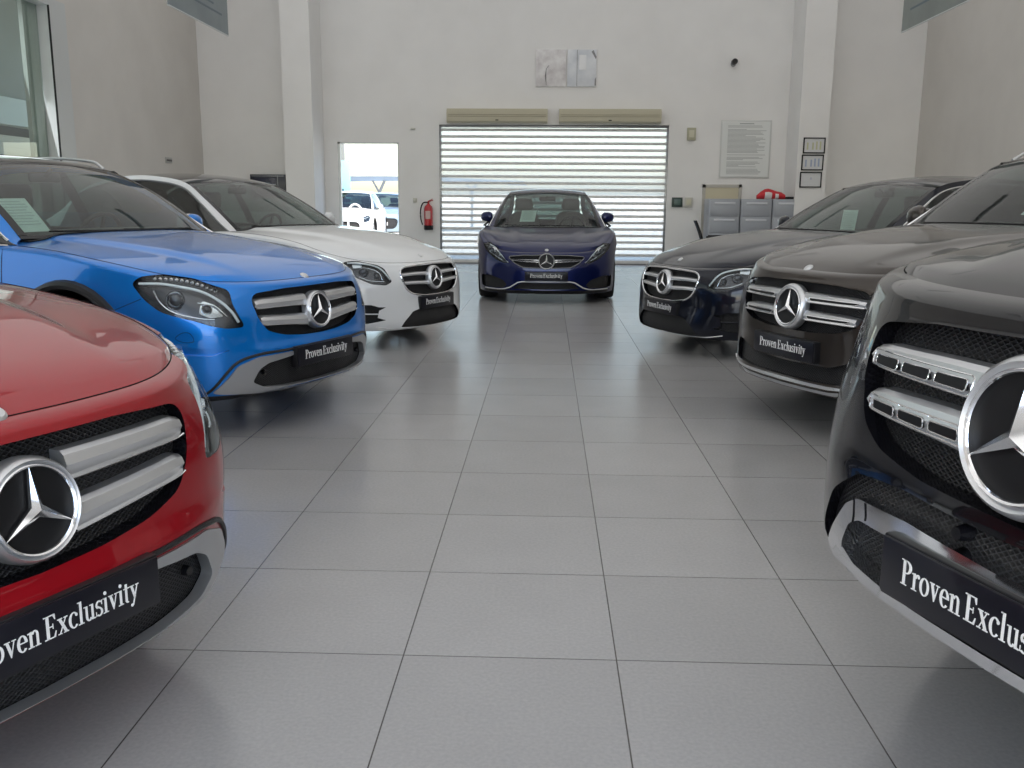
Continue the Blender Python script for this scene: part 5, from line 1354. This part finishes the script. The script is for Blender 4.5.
for k in range(5):
    a = 2 * PI * k / 5; bm = bmesh.new(); tube(bm, [(0, 0, .10), (.27 * math.cos(a), .27 * math.sin(a), .07)], .018, seg=8); lg = link_mesh('leg', bm, M['black'], e)
    bm = bmesh.new(); lathe(bm, [(.001, -.015), (.03, -.015), (.03, .015), (.001, .015)], 'x', 16, center=(.27 * math.cos(a), .27 * math.sin(a), .032), closed=True); link_mesh('caster', bm, M['trim'], lg)
for s in (-1, 1):
    bm = bmesh.new(); tube(bm, crom([(s * .24, .1, .47), (s * .29, .08, .55), (s * .28, .0, .68), (s * .27, -.12, .70), (s * .27, .16, .70)], 5), .016, seg=8); link_mesh('armrest', bm, M['black'], e)
# hanging banners
bl = noise_tint(mat('banner_print', (.21, .25, .265), .45), (.18, .22, .235), (.235, .275, .29), 1.5)
bl2 = noise_tint(mat('banner_print_green', (.2, .23, .22), .45), (.175, .20, .19), (.22, .25, .235), 1.5)
def banner(x, y0, y1, z0, z1, lab, name='hanging_banner'):
    e = empty(name, (x, (y0 + y1) / 2, z0)); tag(e, lab, 'banner', 'banners hanging from the ceiling'); w = (y1 - y0) / 2
    bm = bmesh.new(); box(bm, -.006, .006, -w, w, 0, z1 - z0); link_mesh('panel', bm, bl if x < 0 else bl2, e, smooth=False)
    for z in (0, z1 - z0):
        bm = bmesh.new(); tube(bm, [(0, -w, z), (0, w, z)], .010, seg=8); link_mesh('edge_rail', bm, alu, e)
    for s in (-1, 1):
        bm = bmesh.new(); tube(bm, [(0, s * w * .85, z1 - z0), (0, s * w * .85, ZC - z0)], .003, seg=5); link_mesh('cable', bm, M['darksilver'], e)
    bm = bmesh.new(); sx_ = .0075 if x < 0 else -.0075
    for k in range(3): box(bm, sx_ - .001, sx_ + .001, -w + .15, w - .25 - .3 * k, .22 + .09 * k, .245 + .09 * k)
    link_mesh('print_lines', bm, mat('banner_mark', (.11, .15, .18), .5), e, smooth=False)
    return e
banner(-4.5, 11.41, 13.51, 3.51, 4.8, 'blue-grey hanging banner at the top left of the photo')
banner(4.5, 10.71, 12.66, 3.41, 4.7, 'grey-green hanging banner at the top right of the photo')
# small plaque on the left wall
bm = bmesh.new(); box(bm, 0, .02, -.14, .14, -.05, .05, .003); o = link_mesh('wall_plaque', bm, mat('plaque', (.45, .45, .44), .5), loc=(XL, 17.4, 1.97)); tag(o, 'tiny grey plaque on the left wall above the white car', 'plaque')
bm = bmesh.new()
for k in range(5): box(bm, .02, .022, -.11 + .05 * k, -.075 + .05 * k, -.02, .015)
link_mesh('plaque_marks', bm, M['trim'], o, smooth=False)

# ------------------------------------------------------------------ sheets of paper behind the windscreens
def sheet(key, i, a, w, h, lab, m=None, lean=0.):
    S = KIND[key]; rail = crom(S['rail'], 8); i1 = S['segs'][0] * 8; b0, b1, cr = S['bow']
    def Pp(i, a):
        j = int(i); f = i - j; r = [rail[j][k] * (1 - f) + rail[j + 1][k] * f for k in range(3)]
        t = i / i1; q = 1 - a * a; return Vector((r[0] * a, r[1] - (b0 + (b1 - b0) * t) * q, r[2] + cr * .9 * t * q))
    c = Pp(i, a); du = (Pp(i, a + .05) - Pp(i, a - .05)).normalized(); dv = (Pp(i + .5, a) - Pp(i - .5, a)).normalized(); n = du.cross(dv).normalized(); dv = n.cross(du)
    if n.y > 0: n = -n
    c = c - n * .02
    if lean: dv = Vector((0, .15, 1)).normalized(); n = du.cross(dv).normalized(); n = -n if n.y > 0 else n; c = c + Vector((0, .16, -.02))
    X, Y, yaw = POSE[key]; Mw = Matrix.Translation((X, Y, 0)) @ Matrix.Rotation(yaw, 4, 'Z')
    bm = bmesh.new(); G = []
    for j in range(7):
        row = []
        for k in range(5):
            u = (k / 4 - .5) * w; v = (j / 6 - .5) * h; row.append(bm.verts.new(c + du * u + dv * v - n * (.05 * (u * u + v * v))))
        G.append(row)
    for r, q in zip(G, G[1:]):
        for k in range(4): bm.faces.new((r[k], r[k + 1], q[k + 1], q[k]))
    bmesh.ops.solidify(bm, geom=bm.faces[:], thickness=.0012)
    org = c.copy()
    for v in bm.verts: v.co -= org
    o = link_mesh('paper_sheet', bm, m or M['paper']); o.matrix_world = Mw @ Matrix.Translation(org); tag(o, lab, 'paper sheet', 'information sheets behind windscreens')
    bm = bmesh.new(); g = M['trim']
    for k in range(9):
        z = h * (.38 - .085 * k); ww = w * (.36 if k % 3 else .25)
        pts = [c - org + n * .004 + du * (-w * .38) + dv * z, c - org + n * .004 + du * (ww) + dv * z]
        tube(bm, pts, .0022, seg=4)
    link_mesh('printed_lines', bm, mat('paper_ink', (.45, .5, .52), .6), o)
sheet('blue', 8., -.83, .19, .34, 'white information sheet behind the windscreen of the bright blue car')
sheet('navy', 8.5, -.38, .21, .30, 'white information sheet behind the windscreen of the navy car')
sheet('dark', 7.5, .05, .19, .22, 'white information sheet behind the windscreen of the dark saloon', lean=1)
sheet('brown', 10., .25, .21, .32, 'white information sheet behind the windscreen of the dark brown car')

# ------------------------------------------------------------------ outside, behind the building
conc = noise_tint(mat('yard_concrete', (.55, .53, .48), .9), (.50, .48, .42), (.60, .58, .53), .6)
o = struct('ground_outside', [(-60, 60, YB + .3, 120, -.2, -.05)], conc)
o = struct('ground_front', [(-60, 60, -60, YF - .3, -.2, -.05)], conc)
struct('trim_5', [(-60, 60, 75, 75.3, -.1, 1.8)], mat('far_wall', (.62, .60, .55), .9))
def shelter(x0, x1, y0, y1, z, lab):
    e = empty('parking_shade', ((x0 + x1) / 2, (y0 + y1) / 2, 0)); tag(e, lab, 'shade canopy'); w = (x1 - x0) / 2; d = (y1 - y0) / 2
    bm = bmesh.new(); G = []
    for j in range(7):
        G.append([bm.verts.new((-w + 2 * w * k / 8, -d + 2 * d * j / 6, z - .05 + .18 * math.sin(PI * k / 8) - .1 * j / 6)) for k in range(9)])
    for r, q in zip(G, G[1:]):
        for k in range(8): bm.faces.new((r[k], r[k + 1], q[k + 1], q[k]))
    bmesh.ops.solidify(bm, geom=bm.faces[:], thickness=.03); link_mesh('fabric_roof', bm, mat('shade_fabric', (.38, .44, .5), .8), e)
    for px in (-w * .9, -w * .1, w * .6):
        bm = bmesh.new(); tube(bm, [(px, 0, -.05), (px, 0, z * .75), (px + .25, 0, z)], .06, seg=8); tube(bm, [(px, 0, z * .75), (px - .3, 0, z)], .04, seg=8); link_mesh('post', bm, mat('post_grey', (.4, .42, .45), .6), e)
shelter(-13, -1, 40, 45, 2.15, 'grey fabric parking shade seen through the back doorway')
e = empty('sign_pylon', (-6.55, 30.0, 0)); tag(e, 'pale blue upright sign outside the back doorway', 'sign')
bm = bmesh.new(); box(bm, -.30, .26, -.05, .05, .9, 2.5, .02); link_mesh('sign_panel', bm, mat('sign_blue', (.30, .62, .74), .5), e)
bm = bmesh.new(); box(bm, -.06, .06, -.06, -.049, 1.35, 1.62); link_mesh('sign_mark', bm, mat('sign_dark', (.05, .12, .18), .5), e)
for s in (-.2, .2):
    bm = bmesh.new(); tube(bm, [(s, 0, -.05), (s, 0, .95)], .03, seg=8); link_mesh('post', bm, mat('post_grey', (.4, .42, .45), .6), e)
e = empty('bicycle_hoop', (-5.05, 24.6, 0)); tag(e, 'white tubular hoop rail standing outside the back doorway', 'hoop rail')
bm = bmesh.new(); tube(bm, crom([(-.18, 0, -.05), (-.18, 0, .9), (-.12, 0, 1.10), (.0, 0, 1.16), (.12, 0, 1.10), (.18, 0, .9), (.18, 0, -.05)], 5), .028, seg=8); link_mesh('hoop', bm, mat('white_tube', (.8, .8, .8), .5), e)
# cars in the yard
POSE['yardgrey'] = (-5.55, 31.0, .12); POSE['yardwhite'] = (-5.75, 25.6, .05); POSE['yarddark'] = (-8.2, 36.5, .0)
YARD = dict(GLA); YARD['hood'] = hood_ridge(.42, .6, .25, 1.45, .012, .03)
def yard_car(key, lab, pm):
    S = YARD; grille = roundpoly(sym(z3([(0, .70), (-.52, .68), (-.60, .60), (-.55, .42), (-.45, .34), (0, .33)])), .05, 3)
    L = dict(out=[(-.84, .5, .82), (-.76, .4, .85), (-.64, .25, .80), (-.60, .2, .72), (-.68, .2, .66), (-.82, .4, .70)], drl=[(-.80, .4, .80), (-.70, .27, .77), (-.65, .2, .72)], eyes=[(-.75, .3, .74, .035)], r=.03)
    def cut():
        yield grille, 0, .05, 3, False
        yield roundpoly(L['out'], .03, 3), -50, .05, 3, True
    KIND[key] = S; KIND.setdefault(key, S)
    car, body, hood, bvh, slots, PP = car_base(key, lab, None, pm, S, list(cut()), pm, M['darksilver'], None)
    bm = bmesh.new(); conform(bm, bvh, grille, frame(0), .035, .041, .08); link_mesh('radiator_grille', bm, M['mesh_big'], car)
    for s in (-1, 1): lamp(car, bvh, L, -50, s)
    bm = bmesh.new(); box(bm, -.26, .26, -.02, .01, .45, .56, .004); link_mesh('number_plate', bm, mat('yard_plate', (.7, .7, .68), .5), car)
yard_car('yardgrey', 'silver-blue parked car seen through the back doorway', mat('yard_silver', (.30, .38, .44), .35, .5, coat=.8))
yard_car('yardwhite', 'white parked car seen low in the back doorway', mat('yard_white', (.78, .78, .78), .35, coat=.8))
yard_car('yarddark', 'dark blue parked car farthest out in the yard', mat('yard_blue', (.05, .12, .18), .35, .4, coat=.8))

# ------------------------------------------------------------------ light
w = bpy.data.worlds.new('sky'); SC.world = w; w.use_nodes = True; wn_ = w.node_tree; bg = wn_.nodes['Background']
sky = wn_.nodes.new('ShaderNodeTexSky'); sky.sky_type = 'NISHITA'; sky.sun_disc = False; sky.sun_elevation = math.radians(55); sky.sun_rotation = math.radians(200); sky.air_density = 1.2; sky.dust_density = 2.
wn_.links.new(sky.outputs[0], bg.inputs[0]); bg.inputs[1].default_value = .55
def sun():
    l = bpy.data.lights.new('sun', 'SUN'); l.energy = 9; l.angle = math.radians(.6); l.color = (1, .96, .9); o = bpy.data.objects.new('sun', l); COL.objects.link(o)
    d = Vector((-.35, .45, -.82)); o.rotation_euler = d.to_track_quat('-Z', 'Y').to_euler()
sun()
def area(name, loc, rot, sx, sy, e, col=(1, 1, 1)):
    l = bpy.data.lights.new(name, 'AREA'); l.shape = 'RECTANGLE'; l.size = sx; l.size_y = sy; l.energy = e; l.color = col
    o = bpy.data.objects.new(name, l); COL.objects.link(o); o.location = loc; o.rotation_euler = [math.radians(a) for a in rot]; return o
area('daylight_front_glazing', (.13, YF - .02, 2.3), (90, 0, 0), 13.0, 4.4, 100, (.86, .92, 1.0))
area('forecourt_bounce_fill', (.13, YF - .02, .9), (125, 0, 0), 13.0, 1.6, 70, (1.0, .97, .93))  # added upward fill standing in for sun bounced off the forecourt
area('daylight_left_glazing', (XL - .05, 8.0, 2.0), (100, 0, -90), 11.0, 3.6, 150, (.93, .97, 1.0))
area('daylight_shutter', (.1, YB - .02 + .0, 1.4), (-90, 0, 0), 4.5, 2.6, 60, (1., .98, .94)) if False else None
# added fill lamp spanning the whole ceiling, no real roof light behind it
area('ceiling_fill', (.13, 7.3, ZC - .04), (0, 0, 0), 13.8, 22.6, 470, (1., .98, .95))
for x in (-2.3, 2.3):
    for y in (1.5, 6.5, 11.5, 16.0):
        bm = bmesh.new(); box(bm, -.6, .6, -.12, .12, -.06, 0, .005); o = link_mesh('ceiling_light', bm, alu, loc=(x, y, ZC - .08)); tag(o, 'long white ceiling light high above the cars', 'ceiling light', 'ceiling lights')
SC.view_settings.view_transform = 'Standard'; SC.view_settings.look = 'None'; SC.view_settings.gamma = 1; SC.view_settings.use_curve_mapping = False
SC.view_settings.exposure = -.08
